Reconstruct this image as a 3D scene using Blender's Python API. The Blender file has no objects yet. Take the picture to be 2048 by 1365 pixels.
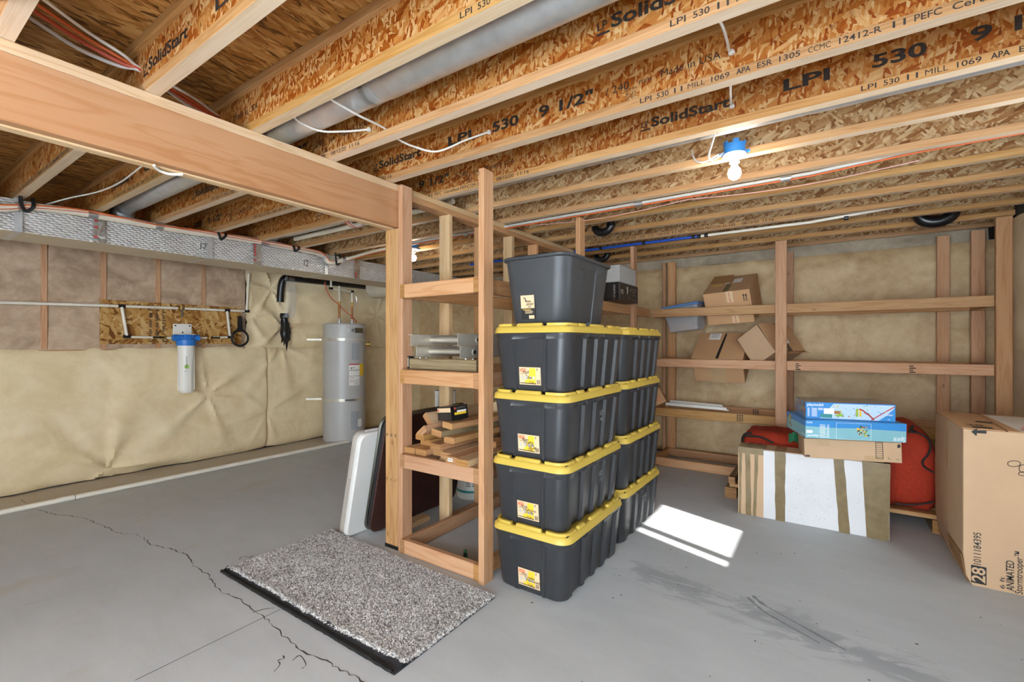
import bpy, bmesh, math, random
from mathutils import Vector, Matrix, noise, Euler
random.seed(7)
SC = bpy.context.scene
COL = SC.collection
PI = math.pi
R = math.radians

# ------------------------------------------------------------------ helpers
def lin(h):
    h = h.lstrip('#')
    out = []
    for i in (0, 2, 4):
        c = int(h[i:i + 2], 16) / 255
        out.append(c / 12.92 if c <= 0.04045 else ((c + 0.055) / 1.055) ** 2.4)
    return (out[0], out[1], out[2], 1.0)

class NT:
    """small node-tree writer"""
    def __init__(s, name):
        s.m = bpy.data.materials.new(name)
        s.m.use_nodes = True
        s.t = s.m.node_tree
        s.t.nodes.clear()
        s.out = s.t.nodes.new('ShaderNodeOutputMaterial')
        s.b = s.t.nodes.new('ShaderNodeBsdfPrincipled')
        s.t.links.new(s.b.outputs[0], s.out.inputs[0])
    def n(s, typ, **kw):
        nd = s.t.nodes.new('ShaderNode' + typ)
        ins = kw.pop('ins', {})
        for k, v in kw.items():
            setattr(nd, k, v)
        for k, v in ins.items():
            s.set(nd, k, v)
        return nd
    def set(s, nd, k, v):
        i = nd.inputs[k]
        if hasattr(v, 'is_output') or isinstance(v, bpy.types.NodeSocket):
            s.t.links.new(v, i)
        else:
            i.default_value = v
    def math(s, op, a, b=0.0, c=None, clamp=False):
        nd = s.n('Math', operation=op, use_clamp=clamp)
        s.set(nd, 0, a); s.set(nd, 1, b)
        if c is not None: s.set(nd, 2, c)
        return nd.outputs[0]
    def ramp(s, fac, stops, interp='LINEAR'):
        nd = s.n('ValToRGB')
        cr = nd.color_ramp
        cr.interpolation = interp
        while len(cr.elements) < len(stops): cr.elements.new(0.5)
        for e, (p, c) in zip(cr.elements, stops):
            e.position = p
            e.color = lin(c) if isinstance(c, str) else ((c, c, c, 1) if isinstance(c, (int, float)) else c)
        s.set(nd, 0, fac)
        return nd.outputs[0]
    def mix(s, fac, a, b, mode='MIX'):
        nd = s.n('Mix', data_type='RGBA', blend_type=mode)
        s.set(nd, 0, fac)
        s.set(nd, 6, lin(a) if isinstance(a, str) else a)
        s.set(nd, 7, lin(b) if isinstance(b, str) else b)
        return nd.outputs[2]
    def coord(s, kind='Object'):
        return s.n('TexCoord').outputs[kind]
    def mapping(s, v, scale=(1, 1, 1), rot=(0, 0, 0), loc=(0, 0, 0)):
        nd = s.n('Mapping')
        s.set(nd, 'Vector', v)
        for k, x in (('Location', loc), ('Rotation', rot), ('Scale', scale)): s.set(nd, k, x)
        return nd.outputs[0]
    def noise(s, v, scale, detail=3, rough=.55, dist=0.0, out='Fac'):
        return s.n('TexNoise', ins={'Vector': v, 'Scale': scale, 'Detail': detail, 'Roughness': rough, 'Distortion': dist}).outputs[out]
    def rnd(s):
        return s.n('ObjectInfo').outputs['Random']
    def bump(s, h, strength=.3, dist=.01):
        nd = s.n('Bump', ins={'Height': h, 'Strength': strength, 'Distance': dist})
        s.t.links.new(nd.outputs[0], s.b.inputs['Normal'])
    def base(s, c): s.set(s.b, 'Base Color', lin(c) if isinstance(c, str) else c)
    def rough(s, r): s.set(s.b, 'Roughness', r)

M = {}
def simple(name, col, rough=.5, metal=0.0, var=0.06, vscale=6, bump=0.0, bscale=80, spec=.5):
    t = NT(name)
    o = t.coord()
    if var > 0:
        f = t.noise(o, vscale, 4)
        c = t.ramp(f, [(.25, tuple(x * (1 - var) for x in lin(col)[:3]) + (1,)), (.75, tuple(min(1, x * (1 + var)) for x in lin(col)[:3]) + (1,))])
        t.base(c)
    else:
        t.base(col)
    t.rough(rough); t.set(t.b, 'Metallic', metal); t.set(t.b, 'Specular IOR Level', spec)
    if bump > 0: t.bump(t.noise(o, bscale, 3), bump, .002)
    M[name] = t.m
    return t

def wood(name, cols, knot='#6b3f22', rough=.62, sat=1.0, gscale=1.0, knots=True):
    """sawn softwood: grain runs along u of the UV map"""
    t = NT(name)
    uv = t.coord('UV'); r = t.rnd()
    off = t.n('CombineXYZ', ins={0: t.math('MULTIPLY', r, 37.0), 1: t.math('MULTIPLY', r, 11.0), 2: t.math('MULTIPLY', r, 5.0)}).outputs[0]
    v = t.n('VectorMath', operation='ADD', ins={0: uv, 1: off}).outputs[0]
    g1 = t.noise(t.mapping(v, (1.2, 16 * gscale, 1)), 1.0, 3, .5, .6)
    rings = t.math('SINE', t.math('MULTIPLY', t.math('ADD', t.math('MULTIPLY', g1, 34.0), 0.0), 1.0))
    rings = t.math('MULTIPLY_ADD', rings, .5, .5)
    fine = t.noise(t.mapping(v, (6, 420, 1)), 1.0, 2, .6)
    big = t.noise(t.mapping(v, (.9, 5, 1)), 1.0, 2)
    f = t.math('ADD', t.math('MULTIPLY', t.math('POWER', rings, 2.5), .24), t.math('ADD', t.math('MULTIPLY', fine, .28), t.math('MULTIPLY', big, .50)))
    c = t.ramp(f, [(.2, cols[0]), (.5, cols[1]), (.85, cols[2])])
    if knots:
        vo = t.n('TexVoronoi', feature='F1', ins={'Vector': t.mapping(v, (4.2, 9.0, 1)), 'Scale': 1.0, 'Randomness': 1.0})
        pick = t.math('GREATER_THAN', t.n('SeparateColor', ins={0: vo.outputs['Color']}).outputs[0], .52)
        k = t.math('SUBTRACT', 1.0, t.math('MULTIPLY', vo.outputs['Distance'], 9.5), clamp=True)
        k = t.math('MULTIPLY', t.math('MULTIPLY', k, pick), .85)
        c = t.mix(k, c, knot)
    hs = t.n('HueSaturation', ins={'Hue': t.math('MULTIPLY_ADD', r, .006, .496), 'Saturation': t.math('MULTIPLY_ADD', r, .14, sat + .04), 'Value': t.math('MULTIPLY_ADD', t.math('FRACT', t.math('MULTIPLY', r, 7.31)), .18, .70), 'Color': c})
    t.base(hs.outputs[0])
    t.rough(rough); t.set(t.b, 'Specular IOR Level', .25)
    t.bump(fine, .12, .002)
    M[name] = t.m

def osb(name, plane, cols, angs, fl=(.085, .022), seamdark=.55):
    """oriented strand board; plane gives the two object axes used"""
    t = NT(name)
    o = t.coord(); r = t.rnd()
    sx = t.n('SeparateXYZ', ins={0: o}).outputs
    a = sx[plane[0]]; b = sx[plane[1]]
    v = t.n('CombineXYZ', ins={0: t.math('ADD', a, t.math('MULTIPLY', r, 53.0)), 1: t.math('ADD', b, t.math('MULTIPLY', r, 17.0)), 2: 0.0}).outputs[0]
    wob = t.n('TexNoise', ins={'Vector': v, 'Scale': 22.0, 'Detail': 2.0}).outputs['Color']
    v = t.n('VectorMath', operation='MULTIPLY_ADD', ins={0: wob, 1: (.012, .012, 0), 2: v}).outputs[0]
    col = None; hgt = None
    for i, an in enumerate(angs):
        q = (1.0, 1.3, .75, .5, .95, .4, .6)[i % 7]
        rv = t.n('VectorRotate', rotation_type='Z_AXIS', ins={'Vector': v, 'Angle': R(an)}).outputs[0]
        mv = t.mapping(rv, (1 / (fl[0] * q), 1 / (fl[1] * q), 1), (0, 0, 0), (i * 3.7, i * 1.9, 0))
        vo = t.n('TexVoronoi', voronoi_dimensions='2D', ins={'Vector': mv, 'Scale': 1.0})
        sc = t.n('SeparateColor', ins={0: vo.outputs['Color']}).outputs
        streak = t.noise(t.mapping(rv, (18, 260, 1)), 1.0, 2)
        val = t.math('ADD', t.math('MULTIPLY', sc[0], .78), t.math('MULTIPLY', streak, .34))
        c = t.ramp(val, [(.06, cols[0]), (.22, cols[4] if len(cols) > 4 else cols[0]), (.40, cols[1]), (.64, cols[2]), (.98, cols[3])])
        edge = t.math('MULTIPLY', t.math('SUBTRACT', vo.outputs['Distance'], .42, clamp=True), 1.6, clamp=True)
        c = t.mix(t.math('MULTIPLY', edge, seamdark), c, cols[0])
        if col is None: col = c; hgt = sc[2]
        else:
            m = t.math('GREATER_THAN', sc[1], .5 if q > .65 else .66)
            inner = t.math('LESS_THAN', vo.outputs['Distance'], .62)
            m = t.math('MULTIPLY', m, inner)
            col = t.mix(m, col, c); hgt = t.math('ADD', t.math('MULTIPLY', m, sc[2]), t.math('MULTIPLY', t.math('SUBTRACT', 1.0, m), hgt))
    hs = t.n('HueSaturation', ins={'Hue': .5, 'Saturation': 1.06, 'Value': t.math('MULTIPLY_ADD', r, .14, .74), 'Color': col})
    t.base(hs.outputs[0]); t.rough(.6); t.set(t.b, 'Specular IOR Level', .3)
    t.bump(hgt, .25, .003)
    M[name] = t.m

class MB:
    def __init__(s):
        s.v = []; s.f = []; s.uv = []; s.mi = []; s.sm = []
    def add(s, verts, faces, uvs=None, mi=0, smooth=False):
        o = len(s.v)
        s.v += [Vector(p) for p in verts]
        for i, f in enumerate(faces):
            s.f.append([o + k for k in f])
            s.uv.append(uvs[i] if uvs else [(0, 0)] * len(f))
            s.mi.append(mi if isinstance(mi, int) else mi[i]); s.sm.append(smooth)
        return s
    def box(s, p0, p1, mi=0):
        (a, b, c), (d, e, f) = p0, p1
        a, d = min(a, d), max(a, d); b, e = min(b, e), max(b, e); c, f = min(c, f), max(c, f)
        V = [(a, b, c), (d, b, c), (d, e, c), (a, e, c), (a, b, f), (d, b, f), (d, e, f), (a, e, f)]
        F = [(0, 3, 2, 1), (4, 5, 6, 7), (0, 1, 5, 4), (1, 2, 6, 5), (2, 3, 7, 6), (3, 0, 4, 7)]
        L = [d - a, e - b, f - c]; ax = L.index(max(L)); o = random.random() * 9
        U = []
        for fc in F:
            P = [V[i] for i in fc]
            ct = [i for i in range(3) if abs(P[0][i] - P[1][i]) + abs(P[1][i] - P[2][i]) > 1e-9]
            u = ax if ax in ct else ct[0]; w = [i for i in ct if i != u]; w = w[0] if w else u
            U.append([(p[u] + o, p[w] + o * .37) for p in P])
        s.add(V, F, U, mi); return s
    def obox(s, mat, dims, mi=0):
        n = len(s.v); s.box([-x / 2 for x in dims], [x / 2 for x in dims], mi)
        for i in range(n, len(s.v)): s.v[i] = mat @ s.v[i]
        return s
    def lum(s, axis, p0, p1, ch=.003, mi=0, emi=1, mat=None, face0=None):
        """sawn stick with eased edges along the axis; ends get material emi"""
        a = 'xyz'.index(axis); b, c = [i for i in range(3) if i != a]
        lo = [min(p0[i], p1[i]) for i in range(3)]; hi = [max(p0[i], p1[i]) for i in range(3)]
        o = random.random() * 20; o2 = random.random() * 5
        q = [(lo[b] + ch, lo[c]), (hi[b] - ch, lo[c]), (hi[b], lo[c] + ch), (hi[b], hi[c] - ch), (hi[b] - ch, hi[c]), (lo[b] + ch, hi[c]), (lo[b], hi[c] - ch), (lo[b], lo[c] + ch)]
        if (a == 1): q = q[::-1]
        V = []
        for e in (lo[a], hi[a]):
            for y, z in q:
                p = [0, 0, 0]; p[a] = e; p[b] = y; p[c] = z; V.append(p)
        per = [0]
        for i in range(8): per.append(per[-1] + math.dist(q[i], q[(i + 1) % 8]))
        F = []; U = []; mm = []
        for i in range(8):
            j = (i + 1) % 8
            F.append((i, j, 8 + j, 8 + i)); mm.append(face0 if (face0 is not None and i in (0, 4)) else mi)
            U.append([(lo[a] + o, per[i] + o2), (lo[a] + o, per[i + 1] + o2), (hi[a] + o, per[i + 1] + o2), (hi[a] + o, per[i] + o2)])
        F.append(tuple(range(7, -1, -1))); F.append(tuple(range(8, 16))); mm += [emi, emi]
        U.append([q[i] for i in range(7, -1, -1)]); U.append(list(q))
        if mat is not None: V = [mat @ Vector(p) for p in V]
        s.add(V, F, U, mm); return s
    def loft(s, rings, closed=True, caps=(True, True), mi=0, smooth=True, uvl=None):
        n = len(rings[0]); V = [p for r in rings for p in r]; F = []; U = []
        for k in range(len(rings) - 1):
            for i in range(n if closed else n - 1):
                j = (i + 1) % n
                F.append((k * n + i, k * n + j, (k + 1) * n + j, (k + 1) * n + i))
                U.append([(k, i / n), (k, (i + 1) / n), (k + 1, (i + 1) / n), (k + 1, i / n)])
        s.add(V, F, U, mi, smooth)
        if closed and caps[0]: s.add(rings[0], [tuple(range(n - 1, -1, -1))], None, mi)
        if closed and caps[1]: s.add(rings[-1], [tuple(range(n))], None, mi)
        return s
    def tube(s, pts, r, n=8, mi=0, caps=True):
        P = [Vector(p) for p in pts]; rings = []
        rr = r if isinstance(r, (list, tuple)) else [r] * len(P)
        up = None
        for i, p in enumerate(P):
            d = (P[min(i + 1, len(P) - 1)] - P[max(i - 1, 0)]).normalized()
            if up is None:
                up = Vector((0, 0, 1)) if abs(d.z) < .9 else Vector((1, 0, 0))
            a = d.cross(up).normalized(); b = a.cross(d).normalized(); up = b
            rings.append([p + (a * math.cos(2 * PI * k / n) + b * math.sin(2 * PI * k / n)) * rr[i] for k in range(n)])
        s.loft(rings, True, (caps, caps), mi); return s
    def cyl(s, p0, p1, r0, r1=None, n=20, mi=0):
        return s.tube([p0, p1], [r0, r0 if r1 is None else r1], n, mi)
    def lathe(s, prof, c=(0, 0, 0), n=28, mi=0, smooth=True):
        rings = [[(c[0] + r * math.cos(2 * PI * k / n), c[1] + r * math.sin(2 * PI * k / n), c[2] + z) for k in range(n)] for r, z in prof]
        return s.loft(rings, True, (prof[0][0] > 1e-6, prof[-1][0] > 1e-6), mi, smooth)
    def poly(s, pts, mi=0):
        return s.add(pts, [tuple(range(len(pts)))], None, mi)
    def plate(s, pts, nrm, th, mi=0):
        n = Vector(nrm).normalized() * th; A = [Vector(p) for p in pts]; B = [p + n for p in A]; k = len(A)
        s.add(A + B, [tuple(range(k - 1, -1, -1)), tuple(range(k, 2 * k))] + [(i, (i + 1) % k, k + (i + 1) % k, k + i) for i in range(k)], None, mi); return s
    def grid(s, fn, nu, nv, mi=0, smooth=True):
        V = [fn(i / nu, j / nv) for j in range(nv + 1) for i in range(nu + 1)]
        F = [(j * (nu + 1) + i, j * (nu + 1) + i + 1, (j + 1) * (nu + 1) + i + 1, (j + 1) * (nu + 1) + i) for j in range(nv) for i in range(nu)]
        U = [[(V[k][0], V[k][1]) for k in f] for f in F]
        s.add(V, F, U, mi, smooth); return s
    def text(s, string, pos, xd, yd, h, width=None, bold=0.0, shear=0.0, mi=0, lift=.0008):
        vs, fs = text_mesh(string, bold, shear)
        if not vs: return s
        x1 = max(v[0] for v in vs); x0 = min(v[0] for v in vs)
        k = h / .72; kx = k if width is None else width / max(1e-6, x1 - x0)
        X = Vector(xd).normalized(); Y = Vector(yd).normalized(); N = X.cross(Y); p = Vector(pos) + N * lift
        s.add([p + X * ((v[0] - x0) * kx) + Y * (v[1] * k) for v in vs], fs, None, mi); return s
    def xf(s, mat, start=0):
        for i in range(start, len(s.v)): s.v[i] = mat @ s.v[i]
        return s
    def build(s, name, mats, parent=None, local=False, bevel=0, autosmooth=True):
        me = bpy.data.meshes.new(name)
        off = Vector((0, 0, 0))
        if parent is not None and not local:
            q = parent
            while q is not None: off = off + Vector(q.location); q = q.parent
        me.from_pydata([tuple(v - off) for v in s.v], [], s.f)
        if not isinstance(mats, (list, tuple)): mats = [mats]
        for m in mats: me.materials.append(M[m] if isinstance(m, str) else m)
        ul = me.uv_layers.new(name='UVMap').data
        k = 0
        for i, p in enumerate(me.polygons):
            p.material_index = min(s.mi[i], len(mats) - 1); p.use_smooth = s.sm[i]
            for j in range(p.loop_total):
                ul[p.loop_start + j].uv = s.uv[i][j] if j < len(s.uv[i]) else (0, 0)
        if any(s.sm):
            try: me.set_sharp_from_angle(angle=R(40))
            except Exception: pass
        ob = bpy.data.objects.new(name, me); COL.objects.link(ob)
        if parent is not None: ob.parent = parent
        if bevel:
            md = ob.modifiers.new('bevel', 'BEVEL'); md.width = bevel; md.segments = 2; md.limit_method = 'ANGLE'
        return ob

_tc = {}
def text_mesh(string, bold, shear):
    key = (string, bold, shear)
    if key in _tc: return _tc[key]
    cu = bpy.data.curves.new('txt', 'FONT'); cu.body = string; cu.size = 1.0; cu.offset = bold; cu.shear = shear
    cu.fill_mode = 'FRONT'
    cu.resolution_u = 3
    ob = bpy.data.objects.new('txt', cu); COL.objects.link(ob)
    dg = bpy.context.evaluated_depsgraph_get()
    me = bpy.data.meshes.new_from_object(ob.evaluated_get(dg))
    r = ([(v.co.x, v.co.y) for v in me.vertices], [tuple(p.vertices) for p in me.polygons])
    bpy.data.objects.remove(ob); bpy.data.curves.remove(cu); bpy.data.meshes.remove(me)
    _tc[key] = r
    return r

def tag(o, label, cat, group=None, kind=None):
    o['label'] = label; o['category'] = cat
    if group: o['group'] = group
    if kind: o['kind'] = kind
    return o
def thing(name, label, cat, loc=(0, 0, 0), rot=(0, 0, 0), group=None):
    o = bpy.data.objects.new(name, None); COL.objects.link(o); o.location = loc; o.rotation_euler = rot
    o.empty_display_size = .05
    return tag(o, label, cat, group)
def struct(o): o['kind'] = 'structure'; return o
def dup(root, loc, label):
    r = root.copy(); COL.objects.link(r); r.location = loc; r['label'] = label
    for ch in list(root.children):
        c = ch.copy(); COL.objects.link(c); c.parent = r
        for g in list(ch.children):
            d = g.copy(); COL.objects.link(d); d.parent = c
    return r
def arc(pts, n=8):
    """Catmull-Rom through points"""
    P = [Vector(p) for p in pts]; P = [P[0] * 2 - P[1]] + P + [P[-1] * 2 - P[-2]]; out = []
    for i in range(1, len(P) - 2):
        for k in range(n):
            t = k / n; a, b, c, d = P[i - 1], P[i], P[i + 1], P[i + 2]
            out.append(.5 * ((2 * b) + (c - a) * t + (2 * a - 5 * b + 4 * c - d) * t * t + (3 * b - a - 3 * c + d) * t ** 3))
    out.append(P[-2]); return out
def rrect(x0, x1, y0, y1, r, z, n=5):
    out = []
    for cx, cy, a in ((x1 - r, y0 + r, -90), (x1 - r, y1 - r, 0), (x0 + r, y1 - r, 90), (x0 + r, y0 + r, 180)):
        for k in range(n + 1):
            t = R(a + 90 * k / n); out.append((cx + r * math.cos(t), cy + r * math.sin(t), z))
    return out

# ------------------------------------------------------------------ camera model
CF, CTH, CX0, CY0, H = 920.8, R(34.222), 1024.0, 687.2, 1.285
CR = Vector((math.cos(CTH), math.sin(CTH), 0)); CFW = Vector((-math.sin(CTH), math.cos(CTH), 0)); CC = Vector((0, 0, H))
def ray(px, py): return CFW + CR * ((px - CX0) / CF) - Vector((0, 0, 1)) * ((py - CY0) / CF)
def onz(px, py, z=0.0): r = ray(px, py); return CC + r * ((z - H) / r.z)
def onx(px, py, x): r = ray(px, py); return CC + r * (x / r.x)
def ony(px, py, y): r = ray(px, py); return CC + r * (y / r.y)

cam = bpy.data.cameras.new('camera'); cam.sensor_width = 36; cam.sensor_fit = 'HORIZONTAL'
cam.lens = 36 * CF / 2048; cam.shift_y = (CY0 - 682.5) / 2048; cam.clip_start = .02
co = bpy.data.objects.new('camera', cam); COL.objects.link(co); co.location = CC; co.rotation_euler = (PI / 2, 0, CTH)
SC.camera = co

# ------------------------------------------------------------------ materials
wood('fir', ['#dab391', '#cfa27d', '#bb8a65'])
wood('fir_pale', ['#e6ccaa', '#dcbc97', '#caa47c'])
wood('pine_yellow', ['#d9b486', '#cca276', '#b3865a'])
wood('beam_wood', ['#c79f82', '#bf9374', '#ae7f60'], gscale=.6)
wood('flange_wood', ['#d4ae82', '#c5996c', '#aa7d50'], gscale=2.2, knots=False)
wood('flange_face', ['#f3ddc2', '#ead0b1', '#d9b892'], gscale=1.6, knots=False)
wood('post_yellow', ['#cfab7e', '#c0966a', '#a27a50'])
wood('weathered', ['#a8987c', '#8f7f63', '#665640'])
wood('end_grain', ['#caa27a', '#b38963', '#916845'], gscale=3, knots=False)
osb('osb_web', (0, 2), ['#5f3018', '#b06c37', '#c98c52', '#e2bb87', '#9a4c22'], (78, 20, 118, 55, 160, 95), fl=(.070, .020))
osb('osb_web_tan', (0, 2), ['#644227', '#ac8157', '#c6a277', '#e0c49b', '#8f6039'], (70, 25, 110, 50, 155), fl=(.062, .018))
osb('osb_floor', (1, 0), ['#63401f', '#a06c3a', '#ba8650', '#d6a86e'], (4, 24, -20, 10), fl=(.12, .022))
osb('osb_panel', (1, 2), ['#7d4d22', '#b5834a', '#cc9f62', '#e2c08a'], (40, 90, 10, 140, 70), fl=(.11, .035))

def insul(name, cols, scale=3.0, contrast=1.0, aniso=(1, 1, 1), dirt='#7d6a4a', bumpy=.25):
    t = NT(name); o = t.coord(); v = t.mapping(o, aniso)
    a = t.noise(v, scale, 5, .6, .8); b = t.noise(t.mapping(o, (1, 1, 1), loc=(5, 2, 8)), 14, 4, .65); c = t.noise(v, 60, 2)
    f = t.math('ADD', t.math('MULTIPLY', a, .62), t.math('ADD', t.math('MULTIPLY', b, .26), t.math('MULTIPLY', c, .04)))
    col = t.ramp(f, [(.5 - .2 / contrast, cols[0]), (.5, cols[1]), (.5 + .2 / contrast, cols[2])])
    sp = t.noise(t.mapping(o, (1, 1, 1), loc=(1, 9, 3)), 5, 6, .75)
    col = t.mix(t.math('MULTIPLY', t.math('SUBTRACT', sp, .66, clamp=True), 2.2, clamp=True), col, dirt)
    t.base(col); t.rough(.55); t.set(t.b, 'Specular IOR Level', .3)
    t.bump(t.math('ADD', t.math('MULTIPLY', b, .7), t.math('MULTIPLY', a, .5)), bumpy, .012)
    M[name] = t.m
insul('blanket', ['#d9c195', '#e6d2aa', '#eeddbd'])
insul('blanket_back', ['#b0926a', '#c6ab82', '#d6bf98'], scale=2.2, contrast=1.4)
insul('blanket_right', ['#d6ba92', '#e4cca6', '#eedbba'], scale=2.0)
insul('film_batt', ['#957c63', '#bda287', '#d3bea3'], scale=3.0, contrast=1.15, aniso=(1, 1, 1.3), dirt='#7d6852', bumpy=.1)
insul('grey_film', ['#8d8270', '#a89b86', '#bdb29d'], scale=4, contrast=1.2)

def concrete():
    t = NT('concrete'); o = t.coord()
    a = t.noise(o, .9, 5, .6, .4); b = t.noise(t.mapping(o, (1, 3.2, 1), rot=(0, 0, .5)), 2.3, 5, .65); c = t.noise(o, 90, 2)
    f = t.math('ADD', t.math('MULTIPLY', a, .45), t.math('ADD', t.math('MULTIPLY', b, .45), t.math('MULTIPLY', c, .1)))
    col = t.ramp(f, [(.3, '#afb3b5'), (.5, '#bcc0c2'), (.7, '#c7cbcc')])
    # worn, damp-looking smear that crosses the bare floor on the right
    s = t.n('SeparateXYZ', ins={0: o}).outputs
    yl = t.math('ADD', t.math('MULTIPLY', s[0], -.18), 2.42)
    band = t.math('SUBTRACT', 1.0, t.math('MULTIPLY', t.math('ABSOLUTE', t.math('SUBTRACT', s[1], yl)), 3.6), clamp=True)
    xl = t.math('MULTIPLY', t.math('ADD', s[0], 1.15), 3.0, clamp=True)
    xr = t.math('MULTIPLY', t.math('SUBTRACT', .6, s[0]), 3.0, clamp=True)
    band = t.math('MULTIPLY', band, t.math('MULTIPLY', xl, xr))
    w = t.noise(t.mapping(o, (1, 2.6, 1), rot=(0, 0, .45)), 3.4, 8, .72, 1.2)
    m = t.math('MULTIPLY', t.math('SUBTRACT', t.math('ADD', w, t.math('MULTIPLY', band, .22)), .615, clamp=True), 14.0, clamp=True)
    m = t.math('MULTIPLY', m, band, clamp=True)
    col = t.mix(t.math('MULTIPLY', m, .8), col, '#94999d')
    # patchy tan dust on the left
    d = t.noise(t.mapping(o, (2.2, 1, 1), rot=(0, 0, .6)), 1.6, 6, .7, .6)
    lm = t.math('MULTIPLY', t.math('SUBTRACT', -2.0, s[0], clamp=True), 1.2, clamp=True)
    dm = t.math('MULTIPLY', t.math('MULTIPLY', t.math('SUBTRACT', d, .56, clamp=True), 5.0, clamp=True), lm)
    col = t.mix(t.math('MULTIPLY', dm, .5), col, '#b3a685')
    ds = t.math('MULTIPLY', t.math('SUBTRACT', -5.06, s[0], clamp=True), 8.0, clamp=True)  # tan tint over the floor strip between the floor pipe and left wall
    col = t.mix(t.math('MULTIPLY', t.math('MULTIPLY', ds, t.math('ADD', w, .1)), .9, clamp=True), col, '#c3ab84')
    sp = t.noise(o, 46, 2, .5)
    col = t.mix(t.math('MULTIPLY', t.math('GREATER_THAN', sp, .79), .6), col, '#5c5b58')
    t.base(col); t.rough(t.ramp(b, [(.3, .5), (.7, .72)])); t.set(t.b, 'Specular IOR Level', .35)
    t.bump(t.math('ADD', c, t.math('MULTIPLY', w, .6)), .06, .004)
    M['concrete'] = t.m
concrete()
simple('plastic_black', '#303133', .36, var=.12, vscale=9, bump=.05, bscale=300)
simple('plastic_grey_black', '#3a3c3e', .45, var=.1, bump=.05, bscale=300)
simple('plastic_yellow', '#cbae4a', .45, var=.05)
simple('plastic_white', '#e6e2d8', .4, var=.03)
simple('pvc_white', '#e4dccb', .4, var=.04)
simple('steel_white', '#b4b1aa', .5, var=.05)
simple('pvc_beige', '#d9cdb8', .45, var=.05)
simple('plastic_blue', '#2a76c9', .4, var=.06)
simple('box_blue', '#2f7fc4', .45, var=.06)
simple('lid_blue', '#5b83b8', .4, var=.05)
simple('pipe_blue', '#1f4fb2', .4, var=.08)
simple('abs_black', '#17181a', .3, var=.15)
simple('rubber_black', '#131313', .6, var=.2)
simple('steel', '#c4c6c6', .32, .9, var=.08)
simple('galvanized', '#d2d5d6', .34, .7, var=.14, vscale=14)
simple('aluminum', '#cbc4b4', .4, .5, var=.1, vscale=12)
simple('copper', '#9a6238', .35, .85, var=.15)
simple('brass', '#b08f4d', .35, .8, var=.1)
simple('heater_grey', '#b6b4b0', .38, var=.03)
simple('heater_panel', '#9fa2a4', .42, var=.03)
simple('table_white', '#d5d3ce', .5, var=.04, bump=.08, bscale=200)
simple('table_rim', '#a59d92', .5, var=.06)
simple('hardboard', '#3a2019', .55, var=.25, vscale=40)
simple('chrome_dull', '#8d8d86', .25, .9, var=.1)
simple('cardboard', '#c3986d', .75, var=.07, vscale=4, bump=.06, bscale=60)
simple('cardboard_light', '#c6a582', .75, var=.06, vscale=4, bump=.06, bscale=60)
simple('cardboard_dark', '#9f7446', .78, var=.09, vscale=4)
simple('tape_brown', '#82704f', .2, var=.2, vscale=14, bump=.4, bscale=30)
simple('tape_clear', '#c4a47c', .25, var=.08, bump=.3, bscale=30)
simple('paper_white', '#e9e5dd', .6, var=.04)
simple('paper_tan', '#d9bd95', .6, var=.03)
simple('ink', '#1d1c1a', .6, var=.1)
simple('ink_grey', '#4a4844', .7, var=.1)
simple('ink_worn', '#2c2520', .7, var=.4, vscale=60)
simple('ink_red', '#c23f3f', .6, var=.1)
simple('ink_orange', '#e2582a', .5, var=.05)
simple('ink_yellow', '#eabf2e', .5, var=.05)
simple('ink_green', '#8fb52a', .5, var=.05)
simple('white_board', '#dcdcdc', .62, var=.06, vscale=5, bump=.05, bscale=40)
simple('scuff', '#b9b3aa', .7, var=.2, vscale=30)
simple('fabric_red', '#a32c0f', .85, var=.18, vscale=60, bump=.3, bscale=260)
simple('fabric_green', '#1f6b45', .8, var=.15)
simple('romex', '#dcd8d0', .5, var=.05)
simple('wire_orange', '#d0602a', .5, var=.08)
simple('wire_red', '#c8553a', .5, var=.08)
simple('wire_pink', '#c99a90', .5, var=.05)
simple('porcelain', '#ece9e2', .3, var=.02)
simple('carton_black', '#1b1a19', .35, var=.1)
simple('grey_speckle', '#a9a8a5', .6, var=.3, vscale=220)
simple('toy_blue', '#3b8dd0', .35, var=.03)
simple('toy_aqua', '#86bbc4', .38, var=.06, vscale=5)
simple('toy_pale', '#bcd6ea', .35, var=.03)
simple('toy_top', '#8a8a5c', .3, var=.5, vscale=28)
simple('ink_white', '#f2f2f0', .5, var=0)
simple('ink_teal', '#3a8d8a', .5, var=.05)
simple('ink_brown', '#a0683a', .5, var=.1)
simple('dirt_black', '#0f0d0c', .8, var=.3)
simple('crack_dark', '#403f3b', .9, var=.2)
simple('smear', '#85898c', .8, var=.2, vscale=60)
simple('chalk', '#b9b8b5', .9, var=.05)
simple('rug_back', '#232427', .8, var=.4, vscale=40, bump=.4, bscale=200)
simple('foam_white', '#dedbd0', .8, var=.06)
simple('void_dark', '#241c15', .9, var=.3)

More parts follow.
